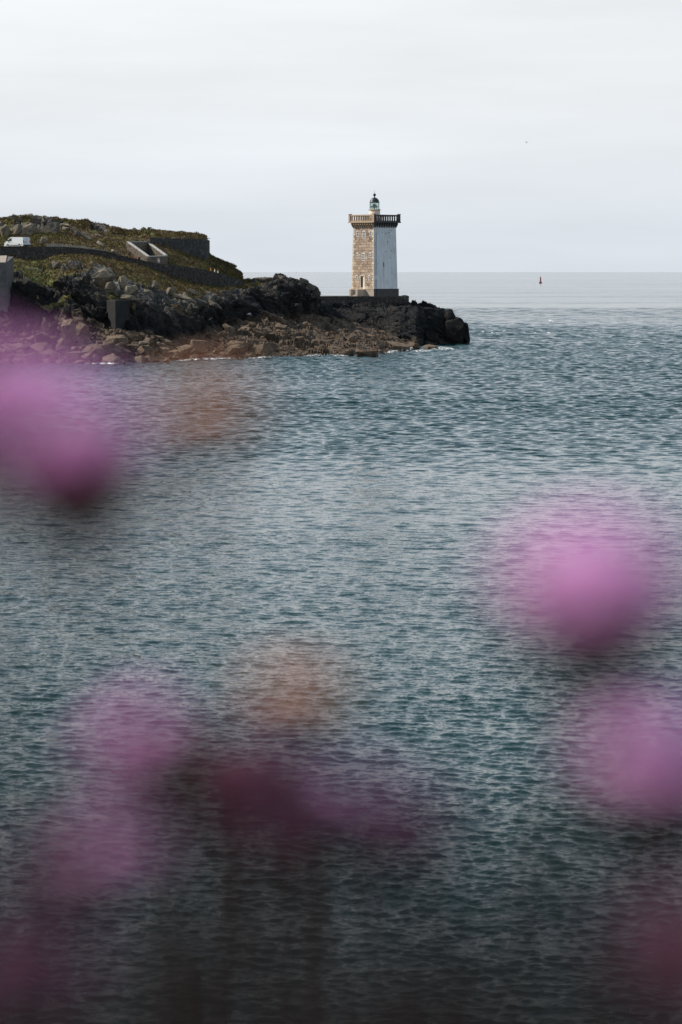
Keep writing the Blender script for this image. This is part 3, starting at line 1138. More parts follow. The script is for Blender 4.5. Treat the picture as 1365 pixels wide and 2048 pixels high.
bk = empty("concrete_buttress", P(236, 650, 398), 0, "dark concrete buttress jutting from the foot of the cliff", "buttress")
po = Vector(bk.location)
c0, c1, c2 = P(214, 603, 401), P(231, 603, 397), P(259, 605, 402)
m = MB()
zt = c1.z
bt = [Vector((c0.x, c0.y, 3)), Vector((c1.x, c1.y, 3)), Vector((c2.x, c2.y, 3)), Vector((c0.x + 2, 408, 3))]
m.hexa([v - po for v in bt], [Vector((v.x, v.y, zt)) - po for v in bt])
m.build("block", M_CONC_DARK, bk)
m = MB()
m.hexa([Vector((v.x, v.y, zt + .004)) - po for v in bt], [Vector((v.x, v.y, zt + .2)) - po for v in bt])
m.build("cap", M_MORTAR, bk)

# ------------------------------------------------------------------ lighthouse
TH = R(42.9)
PXM = FPX / 498.0
TC = P(749.3, 593, 498)
lt = empty("lighthouse", (TC.x, 498, ZP), TH, "square lighthouse tower, one bare stone side and one white side, black domed lantern", "lighthouse")
H0, H1 = 1.44, 14.05
W0, W1 = 3.36, 3.10


def hw(z):
    return W0 + (W1 - W0) * (z - H0) / (H1 - H0)



def mitre(name, r_out, z0, z1, mats, r_in=.4):
    """a square course laid as four mitred sides, landward side first"""
    for k in range(4):
        Rm = Matrix.Rotation(k * math.pi / 2, 4, 'Z')
        q = [Vector((-r_out, r_out, 0)), Vector((-r_out, -r_out, 0)), Vector((-r_in, -r_in, 0)), Vector((-r_in, r_in, 0))]
        m = MB()
        m.hexa([Rm @ (v + Vector((0, 0, z0))) for v in q], [Rm @ (v + Vector((0, 0, z1))) for v in q])
        m.build(name, mats[k], lt)


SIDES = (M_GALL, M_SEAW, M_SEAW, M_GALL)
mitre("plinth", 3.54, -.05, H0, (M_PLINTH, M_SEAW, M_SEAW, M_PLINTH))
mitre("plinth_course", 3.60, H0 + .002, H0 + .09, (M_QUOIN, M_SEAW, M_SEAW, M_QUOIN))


def ring4(h, z):
    return [Vector((-h, -h, z)), Vector((h, -h, z)), Vector((h, h, z)), Vector((-h, h, z))]


# limewashed body: inset on the stone side
m = MB()
bt, tp = ring4(W0, H0 + .092), ring4(W1, H1)
for v in (bt[0], bt[3], tp[0], tp[3]):
    v.x += .10
m.hexa(bt, tp)
m.build("limewashed_wall", M_LIME, lt)
# backing of the stone face
m = MB()
m.hexa([Vector((-W0 + .05, -W0 + .01, H0 + .092)), Vector((-W0 + .098, -W0 + .01, H0 + .092)), Vector((-W0 + .098, W0 - .01, H0 + .092)), Vector((-W0 + .05, W0 - .01, H0 + .092))],
       [Vector((-W1 + .05, -W1 + .01, H1)), Vector((-W1 + .098, -W1 + .01, H1)), Vector((-W1 + .098, W1 - .01, H1)), Vector((-W1 + .05, W1 - .01, H1))])
m.build("mortar_bed", M_TMORT, lt)


def wy(px, py_):
    """position along the stone face: photo px -> local y"""
    return (747.7 - px) / (PXM * .681) - hw(z_of(py_)) - 0.0


def z_of(py_):
    return (593 - py_) / PXM


win = []
# (px centre, top, bottom, half width m, rows, cols)
for (cx, y0, y1, w, rws, cls) in ((715.2, 464, 475, .27, 2, 1), (728, 464.5, 479, .44, 4, 2), (741, 464, 474.5, .27, 2, 1),
                                   (714.6, 507.5, 518, .27, 2, 1), (727.0, 508, 522.5, .44, 4, 2), (739.9, 507.5, 517.5, .27, 2, 1),
                                   (713.8, 552, 561.5, .25, 2, 1), (739.0, 552, 561.5, .25, 2, 1)):
    win.append((wy(cx, (y0 + y1) / 2), z_of(y1), z_of(y0), w, rws, cls))
DY0, DY1, DZ1 = wy(729, 566), wy(721.8, 566), z_of(553.2)
opens = [(yc - w, yc + w, z0, z1) for yc, z0, z1, w, _, _ in win] + [(DY0 - .2, DY1 + .2, H0, DZ1 + .25)]
unit = MB()
unit.add([(-1, -1, -1), (-1, 1, -1), (-1, 1, 1), (-1, -1, 1), (-1.0, -.95, -.93), (-1, .95, -.93), (-1, .95, .93), (-1, -.95, .93)], [])
ub = MB()
# bevelled slab facing -x : back at x=0, front at x=-1
ub.add([(0, -1, -1), (0, 1, -1), (0, 1, 1), (0, -1, 1), (-1, -.95, -.93), (-1, .95, -.93), (-1, .95, .93), (-1, -.95, .93)],
       [(7, 6, 5, 4), (4, 5, 1, 0), (5, 6, 2, 1), (6, 7, 3, 2), (7, 4, 0, 3)])
stone_me = ub.mesh("stone", M_TOWER)
quoin_me = ub.mesh("quoin", M_QUOIN)
TILT = math.atan((W0 - W1) / (H1 - H0))


def put_stone(me, name, y0, y1, z0, z1, proud):
    zc = (z0 + z1) / 2
    o = link(name, me, lt)
    o.location = (-hw(zc) + .052, (y0 + y1) / 2, zc)
    o.rotation_euler = (0, TILT, 0)
    o.scale = (.052 + proud, (y1 - y0) / 2 - .014, (z1 - z0) / 2 - .014)
    return o


rs = random.Random(5)
z = H0 + .10
row = 0
while z < H1 - .1:
    h = rs.choice((.44, .50, .56, .62))
    if z + h > H1 - .15:
        h = H1 - z
    hwz = hw(z + h / 2)
    ql, qr = (.66, .42) if row % 2 else (.40, .62)
    put_stone(quoin_me, "quoin", -hwz + .004, -hwz + ql, z, z + h, .012)
    put_stone(quoin_me, "quoin", hwz - qr, hwz - .004, z, z + h, .012)
    y = -hwz + ql
    yend = hwz - qr
    while y < yend - .02:
        w = rs.uniform(.55, 1.35)
        if yend - (y + w) < .3:
            w = yend - y
        parts = [(y, y + w)]
        for (oy0, oy1, oz0, oz1) in opens:
            if z + h > oz0 and z < oz1:
                nw = []
                for (a, b) in parts:
                    if b <= oy0 or a >= oy1:
                        nw.append((a, b))
                    else:
                        if oy0 - a > .12:
                            nw.append((a, oy0))
                        if b - oy1 > .12:
                            nw.append((oy1, b))
                parts = nw
        for (a, b) in parts:
            put_stone(stone_me, "stone", a, b, z, z + h, rs.uniform(0.0, .03))
        y += w
    z += h
    row += 1

for yc, z0, z1, w, rws, cls in win:
    zc = (z0 + z1) / 2
    fx = -hw(zc)
    f = MB()
    fw = .10
    # white surround with an arched head
    f.box(fx - .03, fx + .08, yc - w, yc - w + fw, z0, z1)
    f.box(fx - .03, fx + .08, yc + w - fw, yc + w, z0, z1)
    f.box(fx - .03, fx + .08, yc - w + fw, yc + w - fw, z0, z0 + .12)
    f.box(fx - .03, fx + .08, yc - w + fw, yc + w - fw, z1 - .10, z1)
    arch = [(yc - w, z1), (yc + w, z1), (yc + w * .6, z1 + .09), (yc - w * .6, z1 + .09)]
    f.add([(fx - .03, a, b) for a, b in arch] + [(fx + .08, a, b) for a, b in arch],
          [(3, 2, 1, 0), (4, 5, 6, 7), (0, 1, 5, 4), (1, 2, 6, 5), (2, 3, 7, 6), (3, 0, 4, 7)])
    if cls == 2:
        f.box(fx - .015, fx + .06, yc - .035, yc + .035, z0 + .12, z1 - .1)
    for k in range(1, rws):
        zz = z0 + .12 + (z1 - z0 - .22) * k / rws
        f.box(fx - .012, fx + .06, yc - w + fw, yc + w - fw, zz - .04, zz + .04)
    fo = f.build("window", M_WHITE, lt)
    gl = MB()
    gl.box(fx + .02, fx + .045, yc - w + fw * .8, yc + w - fw * .8, z0 + .1, z1 - .08)
    gl.build("pane", M_PANE, fo)

# door in its recess, one reveal painted white
zd0 = H0 + .10
fx = -hw(zd0 + 1.2)
m = MB()
m.box(fx - .02, fx + .08, DY0 - .2, DY0, zd0, DZ1)
m.box(fx - .02, fx + .08, DY1, DY1 + .2, zd0, DZ1)
m.box(fx - .02, fx + .08, DY0 - .2, DY1 + .2, DZ1, DZ1 + .25)
m.build("door_surround", M_QUOIN, lt)
m = MB()
m.box(fx + .03, fx + .048, DY0 + .36, DY1, zd0, DZ1)
dr = m.build("door", M_DOOR, lt)
m = MB()
m.box(fx + .0, fx + .028, DY0 + .42, DY0 + .47, zd0 + 1.0, zd0 + 1.12)
m.build("handle", M_DARK, dr)
m = MB()
m.box(fx - .005, fx + .048, DY0, DY0 + .36, zd0, DZ1 - .15)
m.build("white_door_leaf", M_WHITE, lt)

# stair with two cheek walls
PXN = PXM * .732
yA0, yA1 = wy(731.5, 590) - .1, wy(731.5, 590) + .5
yB0, yB1 = wy(718.5, 590) - .05, wy(718.5, 590) + .42
for (a, b) in ((yA0, yA1), (yB0, yB1)):
    m = MB()
    m.box(-3.542 - 2.2, -3.542, a, b, -.05, H0 - .10)
    w_ = m.build("stair_cheek_wall", M_PLINTH, lt)
    m = MB()
    m.box(-3.542 - 2.25, -3.61, a - .04, b + .04, H0 - .098, H0 + .02)
    m.build("coping", M_QUOIN, w_)
for k in range(7):
    m = MB()
    m.box(-3.545 - 2.1 + .3 * k, -3.545 if k == 6 else -3.545 - 2.1 + .3 * (k + 1), yA1 + .004, yB0 - .004, -.04, .2 * (k + 1))
    m.build("step", M_PLINTH, lt)

# slit, cable and stains on the white side
m = MB()
zs0, zs1 = z_of(535), z_of(526)
xs = (767.5 - 747.7) / PXN - hw(zs0)
f = -hw((zs0 + zs1) / 2)
m.box(xs - .12, xs + .12, f - .01, f + .05, zs0, zs1)
m.build("slit_window", M_PANE, lt)
m = MB()
xs = (751.8 - 747.7) / PXN
zc = 0.0
while zc < 13.6:
    ln = random.uniform(.9, 2.2)
    if zc < H0:
        m.box(xs - hw(zc) - .04, xs - hw(zc) + .05, -3.60, -3.52, zc, H0 + .1)
        zc = H0 + .1
        continue
    z1 = min(13.7, zc + ln)
    yy0, yy1 = -hw(zc), -hw(z1)
    x0, x1 = xs - hw(zc), xs - hw(z1)
    m.hexa([Vector((x0 - .045, yy0 - .05, zc)), Vector((x0 + .045, yy0 - .05, zc)), Vector((x0 + .045, yy0 + .02, zc)), Vector((x0 - .045, yy0 + .02, zc))],
           [Vector((x1 - .045, yy1 - .05, z1)), Vector((x1 + .045, yy1 - .05, z1)), Vector((x1 + .045, yy1 + .02, z1)), Vector((x1 - .045, yy1 + .02, z1))])
    zc = z1 + random.choice((.05, .05, .5, .8))
m.build("cable", M_DOOR, lt)
m = MB()
for (px_, py_) in ((782, 503), (781, 517), (771, 505), (764, 467), (771, 469), (777, 467), (782, 463), (775, 485)):
    z = z_of(py_)
    x = (px_ - 747.7) / PXN - hw(z)
    y = -hw(z)
    m.box(x - .06, x + .06, y - .04, y + .02, z - .1, z + .1)
o = m.build("wall_fixings", M_DOOR, lt)

# corbels, gallery slab, balustrade
ZG = 14.92
mitre("frieze", W1 + .05, H1 + .002, ZG, (M_GALL, M_LIME, M_LIME, M_GALL))
# corbel profile mesh facing -x
cb = MB()
prof = [(0, -.95), (-.16, -.93), (-.30, -.62), (-.52, -.42), (-.56, -.02), (0, -.02)]
hwid = .13
vs = [(x, -hwid, z) for x, z in prof] + [(x, hwid, z) for x, z in prof]
n = len(prof)
cb.add(vs, [tuple(range(n)), tuple(reversed(range(n, 2 * n)))] + [((i + 1) % n, i, n + i, n + (i + 1) % n) for i in range(n)])
corb_me = cb.mesh("corbel", M_GALL)
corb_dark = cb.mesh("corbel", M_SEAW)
for sidx in range(4):
    ra = sidx * math.pi / 2
    Rm = Matrix.Rotation(ra, 4, 'Z')
    for k in range(10):
        yk = -W1 + .13 + (2 * W1 - .26) * k / 9
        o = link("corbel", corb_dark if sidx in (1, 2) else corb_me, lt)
        o.location = Rm @ Vector((-W1 - .052, yk, ZG))
        o.rotation_euler = (0, 0, ra)
mitre("gallery_slab", 3.88, ZG + .002, ZG + .12, SIDES)
mitre("gallery_moulding", 3.80, ZG + .122, ZG + .26, SIDES)
ZB = ZG + .262
GH = 3.52
bal = MB()
bal.lathe([(.185, 0), (.185, .10), (.14, .16), (.155, .45), (.14, .82), (.185, .88), (.185, .98)], 8, 0, 0, math.pi / 8)
bal_me = bal.mesh("baluster", M_GALL)
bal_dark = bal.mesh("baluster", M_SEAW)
for sidx in range(4):
    ra = sidx * math.pi / 2
    Rm = Matrix.Rotation(ra, 4, 'Z')
    m = MB()
    m.box(-GH - .16, -GH + .16, -GH + .24, GH - .24, ZB, ZB + .14, Rm)
    m.build("plinth_rail", SIDES[sidx], lt)
    m = MB()
    m.box(-GH - .17, -GH + .17, -GH + .24, GH - .24, ZB + 1.12, ZB + 1.36, Rm)
    m.build("handrail", SIDES[sidx], lt)
    m = MB()
    m.box(-GH - .24, -GH + .24, -GH - .24, -GH + .24, ZB, ZB + 1.46, Rm)
    m.box(-GH - .29, -GH + .29, -GH - .29, -GH + .29, ZB + 1.46, ZB + 1.56, Rm)
    m.build("corner_post", SIDES[sidx], lt)
    for k in range(10):
        yk = -GH + .24 + (2 * GH - .48) * (k + .5) / 10
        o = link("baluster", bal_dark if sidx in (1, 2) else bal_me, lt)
        o.location = Rm @ Vector((-GH, yk, ZB + .14))
        
m = MB()
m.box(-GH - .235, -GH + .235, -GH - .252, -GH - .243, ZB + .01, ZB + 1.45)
m.build("dark_post_face", M_SEAW, lt)  # thin dark slab on one face of the near corner post
ZD = ZB
m = MB()
m.lathe([(1.14, ZD - .01), (1.14, ZD + 2.30)], 28)
m.build("lantern_drum", M_QUOIN, lt, True)
zL = ZD + 2.302
m = MB()
m.lathe([(1.14, zL), (1.26, zL + .05), (1.30, zL + .10), (1.30, zL + .2), (1.0, zL + .24)], 28)
m.build("lantern_ledge", M_QUOIN, lt)
zg = zL + .242
gtop = zg + 1.28
M_VERD = plain("verdigris_trim", (0.10, 0.24, 0.19), .6)
for k in range(10):
    a0, a1 = 2 * math.pi * k / 10, 2 * math.pi * (k + 1) / 10
    m = MB()
    r0, r1 = .945, .955
    q = [(r0 * math.cos(a0), r0 * math.sin(a0)), (r0 * math.cos(a1), r0 * math.sin(a1)), (r1 * math.cos(a1), r1 * math.sin(a1)), (r1 * math.cos(a0), r1 * math.sin(a0))]
    m.hexa([Vector((x, y, zg + .04)) for x, y in reversed(q)], [Vector((x, y, gtop)) for x, y in reversed(q)])
    m.build("glass_pane", M_GLASS, lt)
    m = MB()
    m.box(.93, .99, -.025, .025, zg, gtop, Matrix.Rotation(a0, 4, 'Z'))
    m.build("glazing_bar", M_DARK, lt)
m = MB()
m.lathe([(.97, gtop + .002), (1.0, gtop + .002), (1.0, gtop + .10), (.97, gtop + .10)], 20)
m.build("glazing_head", M_VERD, lt)
m = MB()
m.lathe([(.10, zg), (.13, zg + .3), (.42, zg + .32), (.46, zg + .45), (.28, zg + .55), (.40, zg + .7), (.42, zg + .85), (.22, zg + 1.0), (.12, zg + 1.15)], 16)
op = m.build("lamp_optic", M_DARK, lt)
for (x, y) in ((-.62, -.1), (-.5, .42), (.1, -.6)):
    m = MB()
    m.lathe([(.03, zg), (.03, zg + .35), (.15, zg + .36), (.17, zg + .52), (.05, zg + .66)], 10, x, y)
    m.build("spare_lamp", M_DARK, op)
m = MB()
zr = gtop + .102
m.lathe([(1.08, zr), (1.08, zr + .06), (.96, zr + .10), (.92, zr + .34), (.78, zr + .62), (.55, zr + .82), (.30, zr + .94), (.14, zr + 1.0), (.10, zr + 1.25)], 28)
m.build("dome", M_DARK, lt, True)
m = MB()
zb_ = zr + 1.25
pr_ = [(.02, zb_ - .02)] + [(.30 * math.sin(a), zb_ + .27 - .30 * math.cos(a)) for a in np.linspace(.35, math.pi - .25, 10)] + [(.03, zb_ + .62)]
m.lathe(pr_, 16)
m.build("finial_ball", M_DARK, lt, True)
m = MB()
m.lathe([(.03, zb_ + .58), (.02, zb_ + 1.15)], 6)
m.build("lightning_rod", M_DARK, lt)

# ------------------------------------------------------------------ white van
def build_van():
    pw_ = P(34, 494, 440)
    zroad = pw_.z - .17
    root = empty("panel_van", (pw_.x, 441, zroad), R(141), "white panel van parked on the road behind the wall, tail towards the viewer", "van")
    paint = plain("white_van_paint", (0.62, 0.64, 0.65), .3, .03, spec=.5)
    rub = plain("black_rubber", (0.02, 0.02, 0.02), .8)
    rim = plain("grey_wheel_rim", (0.35, 0.35, 0.36), .4, .1, metallic=.6)
    red = plain("red_light_lens", (0.35, 0.012, 0.015), .2, .1, spec=.5)
    trim = plain("black_plastic_trim", (0.03, 0.03, 0.032), .6)
    # side profile, x forward
    prof = [(-2.45, .38), (-2.48, .75), (-2.44, 1.15), (-2.33, 1.80), (-2.20, 1.92), (.75, 1.95), (1.15, 1.84), (1.85, 1.22), (2.25, 1.08), (2.46, .85), (2.50, .55), (2.45, .32)]
    prof = prof[::-1]

    def sec(x, z):
        return .94 - max(0, z - 1.05) * .13

    m = MB()
    n = len(prof)
    # wheel arches cut as a lower edge: body bottom follows arches
    bottom = []
    for cx in (-1.45, 1.55):
        for a in np.linspace(0, math.pi, 9):
            bottom.append((cx - .40 * math.cos(a), .34 + .40 * math.sin(a)))
    full = prof + bottom
    n = len(full)
    vs = [(x, -sec(x, z), z) for x, z in full] + [(x, sec(x, z), z) for x, z in full]
    m.add(vs, [tuple(range(n)), tuple(reversed(range(n, 2 * n)))] + [((i + 1) % n, i, n + i, n + (i + 1) % n) for i in range(n)])
    m.build("body", paint, root)
    for sy in (-1, 1):
        def pane(pts):
            q = MB()
            b = [Vector((x, sy * (sec(x, z) + .004), z)) for x, z in pts]
            t = [Vector((x, sy * (sec(x, z) + .012), z)) for x, z in pts]
            k = len(pts)
            fs = [tuple(range(k)), tuple(reversed(range(k, 2 * k)))] + [((i + 1) % k, i, k + i, k + (i + 1) % k) for i in range(k)]
            q.add(b + t, fs)
            return q
        pane([(.55, 1.22), (1.65, 1.22), (1.12, 1.72), (.60, 1.76)]).build("side_window", M_PANE, root)
        d = pane([(.46, .42), (.47, .42), (.47, 1.85), (.46, 1.85)])
        d.build("door_gap", trim, root)
        pane([(.66, 1.02), (.86, 1.02), (.86, 1.08), (.66, 1.08)]).build("door_handle", trim, root)
        pane([(-2.2, .62), (-1.9, .62), (-1.9, .72), (-2.2, .72)]).build("bumper_corner", trim, root)
        pane([(-1.0, .42), (1.10, .42), (1.10, .55), (-1.0, .55)]).build("side_rubbing_strip", trim, root)
        mm = MB()
        mm.box(1.42, 1.55, sy * .97 - .0, sy * 1.12, 1.20, 1.42) if sy > 0 else mm.box(1.42, 1.55, sy * 1.12, sy * .97, 1.20, 1.42)
        mm.build("wing_mirror", trim, root)
        mm = MB()
        q0, q1 = (.70, .90) if sy > 0 else (-.90, -.70)
        mm.box(-2.50, -2.40, q0, q1, .85, 1.35)
        mm.build("tail_light", red, root)
        mm = MB()
        mm.box(2.28, 2.47, q0 - .1 * sy, q1 - .1 * sy, .78, .98)
        mm.build("headlight", M_PANE, root)
    mm = MB()
    mm.add([(1.20, -.74, 1.80), (1.20, .74, 1.80), (1.83, .86, 1.25), (1.83, -.86, 1.25), (1.25, -.74, 1.82), (1.25, .74, 1.82), (1.87, .86, 1.27), (1.87, -.86, 1.27)],
           [(0, 1, 2, 3), (7, 6, 5, 4), (0, 4, 5, 1), (1, 5, 6, 2), (2, 6, 7, 3), (3, 7, 4, 0)])
    mm.build("windscreen", M_PANE, root)
    mm = MB()
    mm.box(-2.56, -2.44, -.90, .90, .36, .58)
    mm.build("rear_bumper", trim, root)
    mm = MB()
    mm.box(-2.495, -2.475, -.28, .28, .72, .84)
    mm.build("number_plate", plain("plate_white", (.7, .7, .66), .4, .05), root)
    mm = MB()
    mm.box(-2.470, -2.445, -.006, .006, .60, 1.72)
    mm.build("rear_door_gap", trim, root)
    mm = MB()
    mm.box(-2.50, -2.455, .15, .55, 1.02, 1.10)
    mm.build("rear_badge", trim, root)
    mm = MB()
    mm.lathe([(.0, 0), (.22, 0), (.31, .02), (.33, .06), (.33, .16), (.31, .20), (.0, .20)], 20)
    ty = mm.mesh("tyre", rub, True)
    mm = MB()
    mm.lathe([(.0, .0), (.20, .0), (.20, .03), (.05, .045), (.0, .045)], 14)
    ri = mm.mesh("rim", rim)
    for cx in (-1.45, 1.55):
        for sy in (-1, 1):
            o = link("wheel", ty, root)
            o.location = (cx, sy * .72, .33)
            o.rotation_euler = (R(-90 * sy), 0, 0)
            r_ = link("rim", ri, o)
            r_.location = (0, 0, .19)


build_van()

# road strip behind the wall
m = MB()
ups = [-150, -60, 0, 50, 100, 150, 200]
q = [P(x, float(line(x, WTOP)), 433.2) for x in ups]
for a, b in zip(q[:-1], q[1:]):
    za, zb2 = a.z - .17, b.z - .17
    m.add([(a.x, 433.2, za), (b.x, 433.2, zb2), (b.x * 444.5 / 433.2, 444.5, zb2), (a.x * 444.5 / 433.2, 444.5, za)], [(0, 1, 2, 3)])
tag(m.build("road", plain("road_asphalt", (.06, .06, .06), .9), None), kind='structure')

# paling fence
fn_a, fn_b = P(93, 494, 445), P(214, 507, 440)
fence = empty("paling_fence", fn_a, 0, "low weathered paling fence running along the road right of the van", "fence")
M_PALING = stone_mat("weathered_paling", [(.26, .235, .20), (.42, .38, .33), (.33, .29, .25)])
m = MB()
m.box(-.035, .035, -.012, .012, 0, 1)
pk = m.mesh("picket", M_PALING)
npk = 108
fp_ = [P(93, 494.5, 444), P(120, 494.5, 443), P(150, 497, 441.5), P(185, 500.5, 440.5), P(214, 505.5, 439.5)]
fx_ = np.array([v.x for v in fp_])
for k in range(npk):
    x = fx_[0] + (fx_[-1] - fx_[0]) * k / (npk - 1)
    y = np.interp(x, fx_, [v.y for v in fp_])
    zt_ = np.interp(x, fx_, [v.z for v in fp_])
    o = link("picket", pk, fence)
    o.location = Vector((x, y + random.uniform(-.02, .02), zt_ - .25)) - fn_a
    o.rotation_euler = (random.uniform(-.05, .05), random.uniform(-.07, .07), random.uniform(-.2, .2))
    hgt = np.interp(k / npk, [0, .1, .5, 1], [1.0, .9, .85, .62]) * random.uniform(.9, 1.08)
    o.scale = (1, 1, hgt)
for zz in (.12, .5):
    m = MB()
    m.tube([v - fn_a + Vector((0, .03, zz - .1)) for v in fp_], [.012] * len(fp_), 5)
    m.build("wire", M_DARK, fence)
for k, x in enumerate((93, 132, 172, 212)):
    y = np.interp(P(x, 495, 442).x, fx_, [v.y for v in fp_])
    zt_ = np.interp(P(x, 495, 442).x, fx_, [v.z for v in fp_])
    m = MB()
    m.lathe([(.05, -.4), (.05, .85)], 8)
    o = m.build("post", M_PALING, fence)
    o.location = Vector((P(x, 495, 442).x, y + .06, zt_ - .2)) - fn_a

# ------------------------------------------------------------------ people on the path
def skin_mesh(name, verts, edges, radii, mat, sub=1):
    me = bpy.data.meshes.new(name + "_t")
    me.from_pydata(verts, edges, [])
    ob = bpy.data.objects.new(name + "_t", me)
    COL.objects.link(ob)
    sk = ob.modifiers.new("s", 'SKIN')
    for i, r in enumerate(radii):
        me.skin_vertices[0].data[i].radius = r if isinstance(r, tuple) else (r, r)
    me.skin_vertices[0].data[0].use_root = True
    if sub:
        ss = ob.modifiers.new("ss", 'SUBSURF')
        ss.levels = ss.render_levels = sub
    dg = bpy.context.evaluated_depsgraph_get()
    res = bpy.data.meshes.new_from_object(ob.evaluated_get(dg))
    res.name = name
    bpy.data.objects.remove(ob)
    bpy.data.meshes.remove(me)
    res.materials.clear()
    res.materials.append(mat)
    for p_ in res.polygons:
        p_.use_smooth = True
    return res


M_SKIN = plain("skin", (.45, .27, .19), .6, .1)
COATS = {}


def person(loc, rz, label, coat, legs, hair, step=.16, arm=.12, s=1.0):
    root = empty("person", loc, rz, label, "person", None)
    root.scale = (s, s, s)
    # body: one continuous skin, facing -y
    V = [(0, 0, .95), (0, 0, 1.15), (0, .01, 1.38), (0, .0, 1.50), (0, -.01, 1.58), (0, -.02, 1.68), (0, 0, 1.72),
         (-.17, .01, 1.40), (-.22, .02, 1.13), (-.23, -arm, .90), (-.23, -arm - .03, .80),
         (.17, .01, 1.40), (.22, .02, 1.13), (.23, arm * .3, .90), (.23, arm * .3 - .03, .80),
         (-.09, 0, .90), (-.10, -step, .50), (-.10, -step * .7, .08), (-.10, -step * .7 - .14, .04),
         (.09, 0, .90), (.10, step * .4, .50), (.10, step * 1.3, .09), (.10, step * 1.3 - .13, .04),
         (0, -.115, 1.63)]
    E = [(0, 1), (1, 2), (2, 3), (3, 4), (4, 5), (5, 6), (2, 7), (7, 8), (8, 9), (9, 10), (2, 11), (11, 12), (12, 13), (13, 14),
         (0, 15), (15, 16), (16, 17), (17, 18), (0, 19), (19, 20), (20, 21), (21, 22), (5, 23)]
    rr_ = [.13, .12, .13, .055, .07, .095, .06, .055, .042, .032, .036, .055, .042, .032, .036, .085, .055, .038, .03, .085, .055, .038, .03, .016]
    link("body", skin_mesh("body", V, E, rr_, M_SKIN), root)
    jv = [(0, .0, .90), (0, 0, 1.12), (0, .01, 1.36), (0, .0, 1.46), V[7], V[8], V[9], V[11], V[12], V[13]]
    link("jacket", skin_mesh("jacket", jv, [(0, 1), (1, 2), (2, 3), (2, 4), (4, 5), (5, 6), (2, 7), (7, 8), (8, 9)],
                             [(.19, .15), (.17, .14), (.19, .145), .08, .08, .062, .05, .08, .062, .05], coat), root)
    tv = [(0, 0, .96), V[15], V[16], V[17], V[19], V[20], V[21]]
    link("trousers", skin_mesh("trousers", tv, [(0, 1), (1, 2), (2, 3), (0, 4), (4, 5), (5, 6)], [.145, .105, .075, .06, .105, .075, .06], legs), root)
    hv = [(0, .025, 1.62), (0, .02, 1.70), (0, .01, 1.745)]
    link("hair", skin_mesh("hair", hv, [(0, 1), (1, 2)], [.098, .103, .07], hair), root)
    return root


c_or = plain("orange_jacket", (.72, .27, .03), .7, .1)
c_wh = plain("white_top", (.78, .76, .74), .8, .05)
c_pk = plain("cream_top", (.72, .63, .56), .8, .05)
c_rd = plain("red_jacket", (.48, .12, .07), .7, .1)
c_bk = plain("black_jacket", (.02, .022, .03), .7, .1)
c_jean = plain("blue_jeans", (.05, .07, .12), .8, .1)
h_br = plain("brown_hair", (.05, .03, .02), .6, .1)
h_gr = plain("fair_hair", (.30, .22, .12), .6, .1)


def wall_z(x):
    return P(x, float(line(x, WTOP)), float(line(x, FOOT_D))).z


for (x, dD, rz, label, coat, hair, s, dz) in (
        (271.5, 2.2, 70, "walker in a red jacket beside the lit enclosure wall", c_rd, h_br, 1.0, .05),
        (279, 2.0, 60, "walker in dark clothes beside the one in red, below the enclosure", c_bk, h_gr, 1.02, .05),
        (422, 1.6, 80, "walker in an orange jacket behind the path wall", c_or, h_br, 1.02, .0),
        (430, 1.8, 100, "walker in a cream top between the orange walker and the white one", c_pk, h_gr, 1.0, .0),
        (436.5, 1.5, 85, "walker in a white top, last and lowest of three behind the wall", c_wh, h_gr, .97, -.05)):
    D = float(line(x, FOOT_D)) + dD
    q = P(x, 540, D)
    person((q.x, D, wall_z(x) - .98 + dz), R(rz), label, coat, c_jean, hair, s=s)

# ------------------------------------------------------------------ rocks
def rock_mesh(name, seed, mat, npts=16, fine=0, cube=.75):
    """angular block: the hull of a few scattered points, optionally roughened"""
    rnd = random.Random(seed)
    bm = bmesh.new()
    for k in range(npts):
        v = Vector((rnd.uniform(-1, 1), rnd.uniform(-1, 1), rnd.uniform(-1, 1)))
        m_ = max(abs(v.x), abs(v.y), abs(v.z))
        v = v / m_ * rnd.uniform(.75, 1.0) if rnd.random() < cube else v.normalized() * rnd.uniform(.82, 1)
        bm.verts.new(v)
    r_ = bmesh.ops.convex_hull(bm, input=bm.verts)
    bmesh.ops.delete(bm, geom=[g for g in r_['geom_interior'] if isinstance(g, bmesh.types.BMVert)], context='VERTS')
    if fine:
        bmesh.ops.triangulate(bm, faces=bm.faces)
        for q in range(fine):
            bmesh.ops.subdivide_edges(bm, edges=bm.edges[:], cuts=1, use_grid_fill=True)
        co = np.array([v.co[:] for v in bm.verts])
        f_, c_ = worley(co * 1.9 + seed, seed)
        d_ = 1 + f_ * .10 - .05 * np.exp(-c_ * 12) + fbm(co * 3 + seed, 3, seed) * .03
        for v, d in zip(bm.verts, d_):
            v.co *= d
    me = bpy.data.meshes.new(name)
    bm.to_mesh(me)
    bm.free()
    me.materials.append(mat)
    return me


WEEDS = [rock_mesh("boulder", 100 + i, M_WEED) for i in range(14)]
PALES = [rock_mesh("boulder", 200 + i, M_PALE) for i in range(8)]
GREYS = [rock_mesh("boulder", 300 + i, M_GREY) for i in range(8)]
rk = random.Random(33)


def rock(me, loc, sx, sy, sz, rot=None, label=None, group=None, name="boulder", cat="rock"):
    o = link(name, me)
    o.location = loc
    o.scale = (sx, sy, sz)
    o.rotation_euler = rot or (rk.uniform(-.4, .4), rk.uniform(-.4, .4), rk.uniform(0, 6.28))
    return tag(o, label, cat, group)


